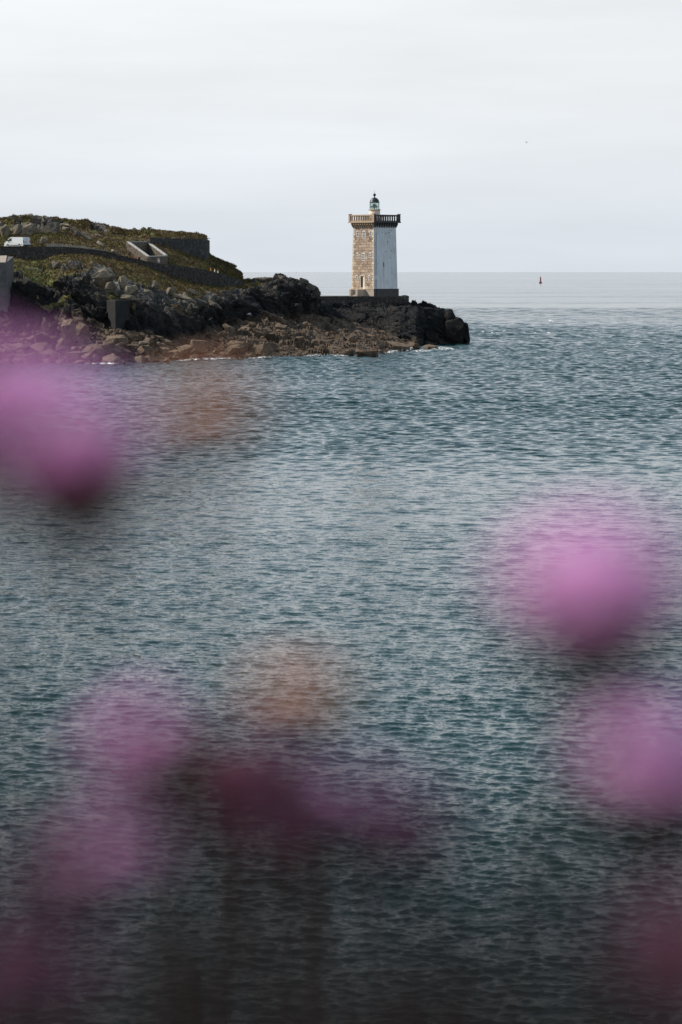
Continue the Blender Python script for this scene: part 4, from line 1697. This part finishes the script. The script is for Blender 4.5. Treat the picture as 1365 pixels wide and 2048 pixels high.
# shore rubble: each boulder its own thing, spread over the lower apron
ZONES = ((-20, 95, "brown boulder in the tideline rubble below the concrete pier", "boulders below the concrete pier", 46),
         (95, 200, "brown boulder in the rubble round the upright shore rock", "boulders round the upright shore rock", 44),
         (200, 345, "brown boulder heaped at the water below the concrete buttress", "boulders below the buttress", 80),
         (345, 480, "rust brown boulder along the shore under the black cliff", "boulders under the black cliff", 52),
         (480, 640, "brown ledge boulder on the rock shelf below the crag", "boulders below the crag", 26),
         (640, 830, "low brown boulder on the shelf below the lighthouse platform", "boulders below the lighthouse", 14))
ap = np.where(HR == 1)[0]
for (u0, u1, label, group, num) in ZONES:
    cols = np.where((HU >= u0) & (HU <= u1))[0]
    for k in range(num):
        c = rk.choice(list(cols))
        f = rk.random() ** (1.6 if u0 < 400 else 1.2)
        j = ap[int(f * (len(ap) - 1) * (.85 if u0 < 400 else .95))]
        v = Vector(HV[j, c])
        s = rk.choice((.32, .38, .45, .55, .65, .8, 1.0, 1.35)) * (1.05 if u0 < 400 else .8)
        rock(rk.choice(WEEDS), v + Vector((0, -.1, s * .12)), s * rk.uniform(.9, 1.5), s * rk.uniform(.8, 1.2), s * rk.uniform(.5, .9),
             label=label, group=group)

# small stones between them, too many and small to tell apart
sv, sf = [], []
base = rock_mesh("t", 77, M_WEED, 9)
bvv = np.array([v.co[:] for v in base.vertices])
base.calc_loop_triangles()
bff = np.array([p_.vertices[:] for p_ in base.loop_triangles])
for k in range(2600):
    c = rk.choice(list(np.where((HU >= -60) & (HU <= 832))[0]))
    j = ap[int(rk.random() ** 1.2 * (len(ap) - 1))]
    s = rk.uniform(.10, .34)
    a = rk.uniform(0, 6.28)
    sc_ = np.array([s * rk.uniform(.8, 1.6), s, s * rk.uniform(.5, .9)])
    q = bvv * sc_
    q = np.stack([q[:, 0] * math.cos(a) - q[:, 1] * math.sin(a), q[:, 0] * math.sin(a) + q[:, 1] * math.cos(a), q[:, 2]], 1) + HV[j, c] + np.array([0, 0, s * .2])
    sf.append(bff + len(sv) * len(bvv))
    sv.append(q)
tag(link("rubble", np_mesh("rubble", np.concatenate(sv), np.concatenate(sf), M_WEED)), "small brown stones strewn between the shore boulders", "rubble", kind='stuff')

# named rocks
SPECIAL = [
    # px, py, D(None = terrain), w px, h px, tilt deg, set, label
    (24, 441, 462, 36, 17, 16, 'g', "big dark tilted slab on the skyline at the top left of the hill"),
    (13, 468, 452, 20, 34, -14, 'p', "upright pale rounded rock left of the van"),
    (2, 455, 455, 18, 30, -25, 'g', "dark rock on the skyline at the very left edge"),
    (75, 442, 459, 15, 14, 5, 'g', "square block of rock on the hill crest above the van"),
    (94, 443, 460, 22, 13, 12, 'g', "flat dark slab right of the square block on the crest"),
    (96, 466, 453, 44, 38, 0, 'g', "large dark rounded rock face above the start of the paling fence"),
    (60, 464, 452, 34, 30, -12, 'p', "lichen covered rock directly above the van roof"),
    (38, 461, 452, 20, 22, -20, 'p', "pale rock between the upright rock and the lichen rock"),
    (133, 452, 457, 26, 8, 14, 'p', "pale slab high on the grassy slope right of the crest blocks"),
    (135, 459, 455, 18, 8, 18, 'p', "grey slab just under the highest pale slab on the slope"),
    (150, 462, 454, 26, 8, 40, 'g', "narrow grey slab dipping right, second down the grassy slope"),
    (157, 471, 452, 22, 8, 45, 'g', "dark leaning slab in the middle of the grassy slope"),
    (178, 478, 450, 34, 10, 42, 'p', "long pale slab dipping steeply right below the crest"),
    (197, 472, 454, 14, 6, 20, 'p', "small pale slab on the slope left of the enclosure"),
    (206, 492, 447, 26, 7, 40, 'p', "pale sliver of rock low on the slope left of the enclosure"),
    (229, 504, 443, 14, 6, 35, 'p', "little pale slab near the lower end of the paling fence"),
    (88, 482, 446, 13, 14, 20, 'p', "pale pointed rock at the start of the paling fence"),
    (272, 469, 463, 22, 6, 8, 'p', "low pale rocks on the skyline left of the fort"),
    (225, 471, 462, 12, 6, 20, 'p', "small pale rock on the skyline above the enclosure"),
    (115, 533, None, 24, 15, 10, 'g', "grey boulder in the grass below the wall, left of the spiky rock"),
    (151, 534, None, 9, 15, 30, 'g', "thin spiky grey rock in the grass below the wall"),
    (53, 562, None, 12, 15, 20, 'p', "pale pointed rock on the green bank right of the concrete pier"),
    (126, 606, 402, 17, 14, 24, 'p', "isolated pale rock high on the dark cliff"),
    (212, 556, 405, 40, 34, 38, 'p', "broad pale rock face on the cliff above the buttress, lit by the sun"),
    (221, 572, 403.5, 19, 16, 4, 'p', "square cut pale block at the foot of the sunlit rock face"),
    (246, 567, 404.5, 14, 26, -8, 'p', "upright ochre pillar of rock right of the square cut block"),
    (264, 581, 404, 27, 21, 6, 'p', "rounded pale boulder on the cliff right of the ochre pillar"),
    (259, 597, 403, 30, 14, 12, 'p', "flat tan ledge rock under the rounded pale boulder"),
    (311, 568, 409, 13, 13, 0, 'p', "yellow lichen topped rock on the brow of the cliff"),
    (299, 584, 408, 20, 7, 18, 'p', "flat pale ledge left of the streaked slabs"),
    (341, 583, 412, 14, 14, 12, 'p', "lichen tipped rock at the head of the streaked slabs"),
    (352, 592, 413, 34, 8, 24, 'p', "long streaked slab of the cliff brow, uppermost"),
    (375, 598, 415, 36, 9, 22, 'p', "streaked grey slab in the middle of the cliff brow"),
    (402, 604, 419, 36, 10, 22, 'g', "streaked grey slab below the long wall"),
    (430, 611, 423, 30, 10, 24, 'g', "lowest of the streaked slabs towards the crag"),
    (385, 583, 424, 24, 8, 30, 'g', "dark leaning slab just under the long wall"),
    (462, 549, 458, 36, 9, 16, 'g', "dark overhanging ledge at the right end of the hill skyline"),
    (473, 546, 458.5, 24, 9, 14, 'g', "jutting lip of rock at the end of the hill skyline"),
    (520, 560, 458, 40, 11, 3, 'g', "long flat slab along the top of the crag"),
    (568, 557, 464, 24, 9, 8, 'g', "highest block on the crag top"),
    (572, 565, 462, 24, 12, 30, 'g', "dipping block at the right end of the crag crest"),
    (551, 566, 459, 30, 8, 4, 'p', "pale lit slab across the crag top"),
    (588, 569, 464, 17, 9, 8, 'g', "low block in the notch left of the balanced rock"),
    (610, 562, 464, 19, 9, 20, 'g', "balanced upper rock on the right shoulder of the crag"),
    (609, 569, 464.5, 18, 9, 14, 'g', "lower rock under the balanced one on the crag shoulder"),
    (621, 575, 464, 18, 13, 30, 'g', "pointed rock right of the balanced rocks"),
    (631, 588, 464, 15, 20, 40, 'g', "steep rock where the crag meets the lighthouse platform"),
    (548, 584, 452, 9, 26, 24, 'p', "pale vertical rib on the face of the crag"),
    (512, 591, 449, 22, 6, -20, 'p', "small pale ledge on the left of the crag face"),
    (139, 662, 389, 26, 44, -4, 'w', "upright rock standing on the shore in the pink haze"),
    (156, 640, 394, 20, 10, 4, 'w', "flat cap rock right of the upright shore rock"),
    (165, 660, 391, 28, 24, 14, 'w', "broad brown rock right of the upright shore rock"),
    (195, 705, 381, 30, 26, 0, 'w', "rounded brown boulder at the water left of the buttress"),
    (216, 697, 384, 24, 26, 12, 'w', "leaning brown boulder right of the rounded one at the water"),
    (235, 682, 390, 40, 22, -5, 'w', "wide brown boulder half way up the rubble below the buttress"),
    (174, 716, 379, 20, 16, -30, 'w', "tilted wedge of rock at the water's edge"),
    (288, 687, 388, 18, 8, 4, 'p', "flat pale slab on top of the rubble heap"),
    (318, 687, 387, 7, 6, 0, 'p', "small bright stone on the rubble heap"),
    (510, 672, 424, 42, 22, 24, 'w', "broad triangular brown slab on the shelf under the crag"),
    (485, 662, 425, 30, 14, -18, 'w', "rising brown slab at the left of the shelf under the crag"),
    (498, 688, 410, 18, 18, 30, 'w', "sharp fin of brown rock near the water under the crag"),
    (528, 700, 406, 34, 22, -28, 'w', "jagged brown rock above the foam under the crag"),
    (470, 700, 402, 36, 20, -20, 'w', "slanting brown rock at the shore below the black cliff"),
    (733, 710, 410, 48, 19, 8, 'w', "dark brown wedge of rock lying in the water below the lighthouse"),
    (694, 706, 414, 26, 14, -4, 'w', "dark brown rock at the water left of the wedge"),
    (795, 693, 440, 44, 14, 8, 'w', "low dark rock at the outer end of the shelf"),
    (826, 693, 448, 26, 14, 6, 'w', "last rock of the shelf before the surf"),
    (862, 697, 449, 30, 15, 0, 'w', "dark rock standing alone in the surf"),
    (876, 701, 446, 13, 5, 0, 'w', "small low rock beside the one in the surf"),
    (900, 640, 486, 20, 40, 4, 'k', "black stack of rock on the tip under the skyline step"),
    (909, 664, 485.5, 50, 50, 3, 'k', "rounded black rock at the very tip of the headland"),
    (870, 640, 486.5, 50, 40, 0, 'k', "broad black rock face between the platform and the tip"),
]
M_BLACK = plain("black_lichen_rock", (.013, .012, .012), .9, .45, 1.2)
BLACKS = [rock_mesh("boulder", 400 + i, M_BLACK, 44, 2, .15) for i in range(3)]
BIG = {k: [rock_mesh("boulder", 500 + i * 10 + n_, mt, 26, 2, .35) for i in range(5)] for n_, (k, mt) in enumerate((('g', M_GREY), ('p', M_PALE), ('w', M_WEED)))}
BIG['k'] = BLACKS
for i, (px, py, D, w, h, tl_, st_, label) in enumerate(SPECIAL):
    if D is None:
        v = on_land(px, py)
        D = v.y
    c = P(px, py, D)
    k = D / FPX
    rock(BIG[st_][i % len(BIG[st_])], c, w * k * .62, min(w, 26) * k * .55, h * k * .66, (0, R(tl_), rk.choice((0, 3.14)) + rk.uniform(-.3, .3) if abs(tl_) < 5 else 0),
         label=label)

# heath and grass tufts: ragged edge of the turf
tv_, tf_ = [], []
jj, cc = np.where((HT > .6) & (HR[:, None] >= 3) & (HR[:, None] <= 8) & (HR[:, None] != 5) & (HU[None, :] < 545))
sel = RNG.choice(len(jj), 26000)
for s in sel:
    base = HV[jj[s], cc[s]]
    hgt = rk.uniform(.12, .42)
    for b_ in range(4):
        a = rk.uniform(0, 6.28)
        ln = rk.uniform(.03, .16)
        o0 = np.array([rk.uniform(-.25, .25), rk.uniform(-.2, .2), -.05])
        w = rk.uniform(.03, .10)
        p0 = base + o0
        n0 = len(tv_)
        tv_ += [p0 + np.array([-w * math.sin(a), w * math.cos(a), 0]), p0 + np.array([w * math.sin(a), -w * math.cos(a), 0]),
                p0 + np.array([ln * math.cos(a), ln * math.sin(a), hgt])]
        tf_.append((n0, n0 + 1, n0 + 2))


def heath_mat():
    t = NT("heath_blades")
    w = t.world()
    n1 = t.noise(w, .35, 4)
    n2 = t.noise(w, 2.5, 3)
    c = t.mix(t.mapr(n2, .35, .65), (.035, .031, .010), (.20, .17, .048))
    c = t.mix(t.mapr(n1, .40, .54), c, t.mix(t.mapr(n2, .35, .65), (.045, .028, .016), (.19, .13, .06)))
    return t.done(c, .9, .2)


tag(link("heath_grass", np_mesh("heath_grass", np.array(tv_), np.array(tf_), heath_mat())), "rough brown and green heath grass on the headland", "grass", kind='stuff')

# ------------------------------------------------------------------ foam
def foam_mat():
    t = NT("sea_foam")
    w = t.world((1, 1, .3))
    n = t.noise(w, 1.6, 6, .65)
    tr = t.n("ShaderNodeBsdfTransparent")
    mx = t.n("ShaderNodeMixShader")
    t.l(t.mapr(n, .47, .58), mx.inputs[0])
    t.l(tr.outputs[0], mx.inputs[1])
    t.l(t.b.outputs[0], mx.inputs[2])
    t.l(mx.outputs[0], t.out.inputs[0])
    return t.done((.80, .82, .83), .8)


M_FOAM = foam_mat()


def foam(u0, u1, dy, wpx, label, zmax=.35, n=90):
    """lumpy ribbon of broken water along the shore"""
    us = np.linspace(u0, u1, n)
    V, F = [], []
    for k, x in enumerate(us):
        p0 = PW(x, float(line(x, WATER)) + dy)
        taper = math.sin(math.pi * k / (n - 1)) ** .5
        wd = wpx * (.5 + .5 * math.sin(x * .23) * math.sin(x * .11 + 1)) * taper * p0.y ** 2 / (CAMZ * FPX) + .3
        for s, zz in ((-1, .06), (-.3, zmax * taper * rk.uniform(.4, 1)), (.3, zmax * taper * rk.uniform(.4, 1)), (1, .06)):
            V.append((p0.x, p0.y + s * wd * .5, zz + .10))
    for k in range(n - 1):
        for s in range(3):
            a = k * 4 + s
            F.append((a, a + 4, a + 5, a + 1))
    tag(link("foam", np_mesh("foam", V, F, M_FOAM, True)), label, "foam", kind='stuff')


foam(352, 470, .6, 3.4, "line of white foam along the shore under the black cliff")
foam(498, 548, .5, 2.6, "foam below the jagged rocks under the crag")
foam(602, 650, .5, 2.2, "thin foam at the shelf below the crag")
foam(655, 700, 0.8, 2.6, "foam left of the dark wedge of rock", .25)
foam(770, 800, 1.0, 5.0, "surf breaking over the outer end of the shelf", .5)
foam(812, 838, 1.0, 6.0, "surf between the shelf and the rock standing alone", .5)
foam(170, 245, .9, 1.5, "thin foam at the boulders left of the buttress")


def patch(px, py, wpx, hpx, label, z=.25, n=26):
    c = PW(px, py)
    k = c.y / FPX
    V = [(c.x, c.y, z + .15)]
    for i in range(n):
        a = 2 * math.pi * i / n
        r_ = rk.uniform(.55, 1.1)
        V.append((c.x + math.cos(a) * wpx * .5 * k * r_, c.y + math.sin(a) * hpx * .5 * c.y ** 2 / (CAMZ * FPX) * r_, z * rk.uniform(.3, 1)))
    me = bpy.data.meshes.new("foam")
    me.from_pydata(V, [], [(0, 1 + i, 1 + (i + 1) % n) for i in range(n)])
    tag(link("foam", me, None, M_FOAM), label, "foam", kind='stuff')


patch(880, 698, 70, 7, "broken white water round the rock standing alone", .2, 40)
patch(845, 703, 40, 4, "white water in front of the last shelf rock", .2)
patch(1103, 645, 9, 2.5, "single whitecap out beyond the tip of the headland", .6)
for i, (x, y) in enumerate(((965, 666), (985, 668), (1052, 668), (1072, 669), (1098, 668), (1010, 664))):
    patch(x, y, rk.uniform(4, 10), 0.9, ("small whitecap in the tide rip, " + ("nearest the tip", "second from the tip", "fourth from the tip", "fifth from the tip", "farthest from the tip", "third from the tip")[i]), .4)

# ------------------------------------------------------------------ buoy, marker, gulls
bl = PW(1081.5, 566)
by = empty("channel_buoy", (bl.x, bl.y, -.2), 0, "red pillar buoy floating far out on the sea", "buoy")
kb = bl.y / FPX
M_BUOY = plain("faded_red_paint", (.42, .12, .13), .6, .15)
M_HULL = plain("dark_buoy_hull", (.08, .05, .055), .7, .2)
m = MB()
m.lathe([(1.2, -.6), (2.0, -.2), (2.05, .7), (1.6, 1.2), (.95, 1.5)], 20)
m.build("float", M_HULL, by)
m = MB()
m.lathe([(.95, 1.502), (.82, 6.0), (.82, 7.3)], 16)
m.build("pillar", M_BUOY, by)
m = MB()
m.lathe([(.95, 7.302), (.95, 7.45), (.25, 7.5), (.22, 8.3), (.30, 8.35), (.30, 8.6), (.05, 8.7)], 12)
m.build("lantern", M_HULL, by)
m = MB()
for a in range(4):
    m.tube([(1.7 * math.cos(a * 1.57), 1.7 * math.sin(a * 1.57), 1.2), (.9 * math.cos(a * 1.57), .9 * math.sin(a * 1.57), 3.2)], [.08, .08], 5)
m.build("stays", M_HULL, by)

sm = PW(593.5, 545.5)
sb = empty("sailing_boat", (sm.x, sm.y, -.3), 0, "tiny grey sail on the horizon between the crag and the lighthouse", "boat")
ks = sm.y / FPX
m = MB()
m.add([(-6, 0, 1.3), (0, -1.7, 1.2), (6, 0, 1.6), (0, 1.7, 1.2), (-4, 0, -.6), (4, 0, -.6)], [(0, 1, 2, 3), (0, 4, 1), (1, 4, 5), (1, 5, 2), (2, 5, 3), (3, 5, 4), (3, 4, 0)])
m.build("hull", M_HULL, sb)
m = MB()
m.lathe([(.15, 1.2), (.1, 17)], 6)
m.build("mast", M_DARK, sb)
m = MB()
m.add([(.1, .0, 2.6), (-4.8, .5, 2.6), (0, 0, 16.5), (.1, .08, 2.6), (-4.8, .58, 2.6), (0, .08, 16.5)], [(0, 1, 2), (5, 4, 3), (0, 3, 4, 1), (1, 4, 5, 2), (2, 5, 3, 0)])
m.build("mainsail", plain("grey_sail", (.35, .37, .40), .9), sb)

M_GULL = plain("gull_white", (.75, .75, .75), .8, .05)
M_GULLW = plain("gull_grey_wing", (.28, .30, .33), .8, .1)


def gull(loc, rz, bank, label, flying=True):
    root = empty("gull", loc, rz, label, "bird")
    if flying:
        root.rotation_euler = (bank, 0, rz)
    V = [(0, 0, 0), (.16, 0, .02), (.26, 0, .05), (.33, 0, .055), (.40, 0, .04), (-.2, 0, -.01), (-.34, 0, -.01)]
    if not flying:
        V = [(0, 0, .22), (.13, 0, .28), (.19, 0, .36), (.22, 0, .40), (.30, 0, .385), (-.2, 0, .17), (-.34, 0, .14)]
    link("body", skin_mesh("body", V, [(0, 1), (1, 2), (2, 3), (3, 4), (0, 5), (5, 6)], [.085, .07, .045, .045, .012, .055, (.05, .012)], M_GULL), root)
    if flying:
        for s in (-1, 1):
            m = MB()
            pr_ = [(.08, .04, .05), (.16, .38, .20), (.02, .70, .15), (-.10, .72, .14), (-.04, .36, .18), (-.10, .05, .04)]
            b = [Vector((x, y * s, z)) for x, y, z in pr_]
            t = [v + Vector((0, 0, .018)) for v in b]
            m.add(b + t, [(0, 1, 4, 5), (1, 2, 3, 4), (11, 10, 7, 6), (10, 9, 8, 7)] + [(i, (i + 1) % 6, 6 + (i + 1) % 6, 6 + i) for i in range(6)])
            m.build("wing", M_GULLW, root)
    else:
        for s in (-1, 1):
            m = MB()
            m.tube([(.10, .075 * s, .25), (-.12, .07 * s, .20), (-.36, .02 * s, .15)], [.045, .05, .012], 6)
            m.build("wing", M_GULLW, root)
            m = MB()
            m.tube([(0, .03 * s, 0), (0, .035 * s, .16)], [.01, .012], 5)
            m.build("leg", M_BUOY, root)
    return root


gull(P(1053.5, 285, 700), R(30), .3, "gull flying high over the open sea", True)
gull(P(419.5, 477, 820), R(200), -.2, "tiny gull flying past the end of the fort rampart", True)
for (x, y, rz, lb) in ((498.5, 629, 20, "white gull perched on the black cliff below the crag, left of two"), (502.5, 631, 170, "white gull perched on the black cliff below the crag, right of two")):
    v = on_land(x, y)
    g_ = gull(v + Vector((0, -.5, .05)), R(rz), 0, lb, False)
    g_.scale = (1.25, 1.25, 1.25)

# ------------------------------------------------------------------ clifftop in front of the camera: thrift in flower
t = NT("clifftop_turf")
w = t.world()
M_TURF = t.done(t.mix(t.mapr(t.noise(w, 14, 5), .3, .7), (.035, .03, .015), (.08, .075, .03)), .95)
gx = np.linspace(-4, 4, 60)
gy = np.concatenate([np.linspace(-5, .85, 40), np.linspace(.95, 7, 16)])
XX, YY = np.meshgrid(gx, gy)
ZZ = CAMZ - .34 - np.maximum(0, -YY) * .02 + .03 * fbm(np.stack([XX.ravel() * 2, YY.ravel() * 2, 0 * XX.ravel()], 1), 3, 8).reshape(XX.shape)
ZZ = np.where(YY > .85, CAMZ - .36 - (YY - .85) * 2.6 + .2 * fbm(np.stack([XX.ravel(), YY.ravel(), 0 * XX.ravel()], 1), 3, 9).reshape(XX.shape), ZZ)
ZZ = np.where(YY < -1.2, ZZ + 0, ZZ)
nI = np.arange(XX.size).reshape(XX.shape)
F = np.stack([nI[:-1, :-1].ravel(), nI[:-1, 1:].ravel(), nI[1:, 1:].ravel(), nI[1:, :-1].ravel()], 1)
tag(link("clifftop", np_mesh("clifftop", np.stack([XX.ravel(), YY.ravel(), ZZ.ravel()], 1), F, M_TURF, True)), kind='structure')


def petal_mat(name, c0, c1, trans=.5):
    t = NT(name)
    t.t.nodes.remove(t.b)
    v = t.world()
    n = t.mapr(t.noise(v, 260, 2), .3, .7)
    c = t.mix(n, c0, c1)
    d = t.n("ShaderNodeBsdfDiffuse")
    tl = t.n("ShaderNodeBsdfTranslucent")
    mx = t.n("ShaderNodeMixShader")
    mx.inputs[0].default_value = trans
    t.l(c, d.inputs[0])
    t.l(c, tl.inputs[0])
    t.l(d.outputs[0], mx.inputs[1])
    t.l(tl.outputs[0], mx.inputs[2])
    t.l(mx.outputs[0], t.out.inputs[0])
    return t.m


M_PINK = petal_mat("thrift_pink", (.92, .47, .82), (.97, .66, .92))
M_PURPLE = petal_mat("thrift_purple_and_dimmed", (.36, .12, .26), (.50, .20, .38))  # purple heads; on the bottom left flower the shade is put into this colour
M_DULL = petal_mat("thrift_dull_and_dimmed", (.40, .15, .24), (.52, .24, .34))  # rose head; on the bottom right flower its low light is painted in
M_FADED = petal_mat("thrift_faded_brown", (.20, .095, .10), (.32, .17, .18))
M_WITHER = petal_mat("thrift_withered", (.78, .42, .28), (.88, .60, .44), .5)
M_BRACT = petal_mat("thrift_bract", (.040, .009, .006), (.080, .021, .014), .1)
M_STEM = plain("thrift_stem", (.04, .03, .014), .8, .2)
M_LEAF = plain("thrift_leaf", (.020, .012, .012), .9, .3)


def thrift(head, size, tilt, label, mat=None, lean=(0, 0), nfl=58, seed=0, dens=1.0, bract=1.0):
    """one flower: head is the centre of the flower head, size its diameter in metres"""
    rnd = random.Random(seed)
    mat = mat or M_PINK
    zg = CAMZ - .34
    foot = Vector((head.x + lean[0], head.y + lean[1], zg))
    root = empty("thrift_flower", foot, 0, label, "flower", "sea thrift flowers in the foreground")
    ax = (Vector((tilt[0], tilt[1], 1))).normalized()
    Q = Vector((0, 0, 1)).rotation_difference(ax)
    hc = head - foot
    r = size / 2
    # florets: little five-petalled cups over a dome
    m = MB()
    for k in range(int(nfl * dens)):
        f = (k + .5) / (nfl * dens)
        el = math.acos(1 - f * .86)
        az = k * 2.39996 + rnd.uniform(-.3, .3)
        dirv = Vector((math.sin(el) * math.cos(az), math.sin(el) * math.sin(az), math.cos(el) * .52))
        c = dirv * r * rnd.uniform(.80, 1.0)
        dn = (dirv.normalized() + Vector((0, 0, .9))).normalized()
        u = dn.cross(Vector((.3, .1, .9))).normalized()
        v = dn.cross(u)
        pr_ = r * rnd.uniform(.21, .29)
        for p_ in range(5):
            a0 = 2 * math.pi * p_ / 5
            a1 = a0 + 1.1
            c0 = c - dn * pr_ * .5
            e0 = c + (u * math.cos(a0) + v * math.sin(a0)) * pr_
            e1 = c + (u * math.cos(a1) + v * math.sin(a1)) * pr_
            em = c + (u * math.cos((a0 + a1) / 2) + v * math.sin((a0 + a1) / 2)) * pr_ * 1.2 + dn * pr_ * .15
            m.add([hc + Q @ q for q in (c0, e0, em, e1)], [(0, 1, 2, 3)])
    fl = m.build("flower_head", mat, root)
    # bracts: overlapping scales under the dome
    m = MB()
    for ringi, (rr_, zz, nb_) in enumerate(((.90, -.24, 12), (.84, -.52, 11), (.66, -.82, 10))):
        for k in range(nb_):
            a = 2 * math.pi * (k + ringi * .5) / nb_
            da = math.pi / nb_ * 1.25
            lo, up = zz - .34, zz + .18
            q = [(rr_ * .55, a, lo), (rr_ * .95, a - da, zz), (rr_ * 1.08, a, up), (rr_ * .95, a + da, zz)]
            m.add([hc + Q @ (Vector((x * math.cos(b), x * math.sin(b), z)) * r * bract) for x, b, z in q], [(0, 1, 2, 3)])
    m.lathe([(.12 * r, 0), (.60 * r, .16 * r), (.80 * r, .66 * r), (.1 * r, .90 * r)], 10)
    nv = 40
    for i in range(len(m.v) - nv, len(m.v)):
        m.v[i] = tuple(hc + Q @ (Vector(m.v[i]) * bract - Vector((0, 0, 1.06 * r)) * bract))
    m.build("bracts", M_BRACT, root)
    neck = hc + Q @ Vector((0, 0, -1.02 * r * bract))
    m = MB()
    pts = []
    for s in np.linspace(0, 1, 10):
        b0 = Vector((0, 0, 0)).lerp(neck, s)
        bow = math.sin(s * math.pi) * .012
        pts.append(b0 + Vector((bow * (1 if lean[0] < 0 else -1), 0, 0)))
    m.tube(pts, [.0011] * 9 + [.0013], 6)
    m.build("stem", M_STEM, root)
    m = MB()
    m.tube([neck + (pts[-2] - neck).normalized() * .016, neck + (pts[-2] - neck).normalized() * .007, neck], [.0022, .0026, .0018], 8)
    m.build("papery_sheath", M_BRACT, root)
    return root


FL = [
    # px, py, D, size m, tilt, label, material, seed, bract scale
    (140, 880, .47, .029, (-.18, -.05), "pink thrift flower at the left, nearest under the rubble shore", None, 1.35),
    (-95, 770, .39, .021, (.05, -.2), "thrift flower cut by the left edge level with the shoreline", None, 1.25),
    (45, 765, .62, .030, (-.1, .1), "pale pink thrift flower just above the left one", None, .3),
    (428, 825, .54, .024, (.1, .1), "small orange tan thrift head by itself between the left flowers and the open water", M_WITHER, .7),
    (1188, 1150, .47, .034, (-.05, -.15), "largest bright pink thrift flower, at the right in mid picture", None, 1.2),
    (1335, 1500, .46, .029, (-.05, -.12), "pink thrift flower at the right edge below the largest one", None, 1.2),
    (262, 1470, .52, .020, (-.6, -.1), "small pink thrift flower left of centre above the dark bract cluster", None, 1.1),
    (600, 1390, .58, .024, (.1, .1), "pale peach withered thrift head in the centre of the lower half", M_WITHER, .5),
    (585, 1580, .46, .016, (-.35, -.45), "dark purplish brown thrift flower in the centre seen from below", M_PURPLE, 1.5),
    (672, 1578, .50, .020, (.15, .1), "small pink thrift flower just right of the dark central one", None, .5),
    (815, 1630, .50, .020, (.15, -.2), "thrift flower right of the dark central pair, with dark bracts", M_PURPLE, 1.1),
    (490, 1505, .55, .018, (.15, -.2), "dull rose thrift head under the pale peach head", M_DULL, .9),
    (235, 1690, .50, .020, (-.1, -.1), "small thrift flower low at the left", None, .6),
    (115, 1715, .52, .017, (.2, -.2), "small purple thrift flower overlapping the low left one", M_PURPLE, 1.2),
    (50, 1930, .44, .027, (-.1, -.1), "thrift flower in the bottom left corner, its dimness painted as purple petals", M_PURPLE, .7),
    (1345, 1890, .44, .028, (.1, -.2), "thrift flower in the bottom right corner, its dimness painted as dull pink petals", M_DULL, 1.0),
    (575, 1655, .46, .012, (.2, -.3), "dark seed head right under the dark central thrift flower", M_BRACT, 1.5),
    (415, 1545, .50, .015, (.2, -.3), "unopened thrift bud between the small pink flower and the dark central one", M_BRACT, 1.3),
]
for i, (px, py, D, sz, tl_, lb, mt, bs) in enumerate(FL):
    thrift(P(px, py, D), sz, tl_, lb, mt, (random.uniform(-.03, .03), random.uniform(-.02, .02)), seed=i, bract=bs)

# buds, leaves and dead stems of the thrift cushions, a tangle nobody could count
m = MB()
rl = random.Random(12)
for k in range(900):
    D = rl.uniform(.26, .75)
    x = rl.uniform(-.26, .26) * D / .5
    ztop = CAMZ - .34 + min(.34 - .295 * D + rl.uniform(-.05, .02), .30)
    if k % 6 == 0:
        ztop += rl.uniform(0, .055)
    b = Vector((x + rl.uniform(-.03, .03), D + rl.uniform(-.02, .02), CAMZ - .35))
    tpt = Vector((x, D, ztop))
    md = (b + tpt) / 2 + Vector((rl.uniform(-.02, .02), rl.uniform(-.01, .01), 0))
    wd = rl.uniform(.0008, .0016)
    m.tube([b, md, tpt], [wd, wd, wd * .3], 4)
for k in range(300):
    D = rl.uniform(.34, .56)
    x = rl.uniform(-.16, .16) * D
    py = 2300 - 850 * rl.random() ** 1.5
    tpt = P(682.5 + x / D * FPX, py, D)
    b = Vector((x + rl.uniform(-.02, .02), D + rl.uniform(-.02, .02), CAMZ - .35))
    m.tube([b, (b + tpt) / 2 + Vector((rl.uniform(-.008, .008), 0, 0)), tpt], [.0011, .0010, .0005], 4)
tag(m.build("thrift_leaves", M_LEAF, None), "dark tangle of thrift leaves and dead stems along the bottom of the picture", "plants", kind='stuff')
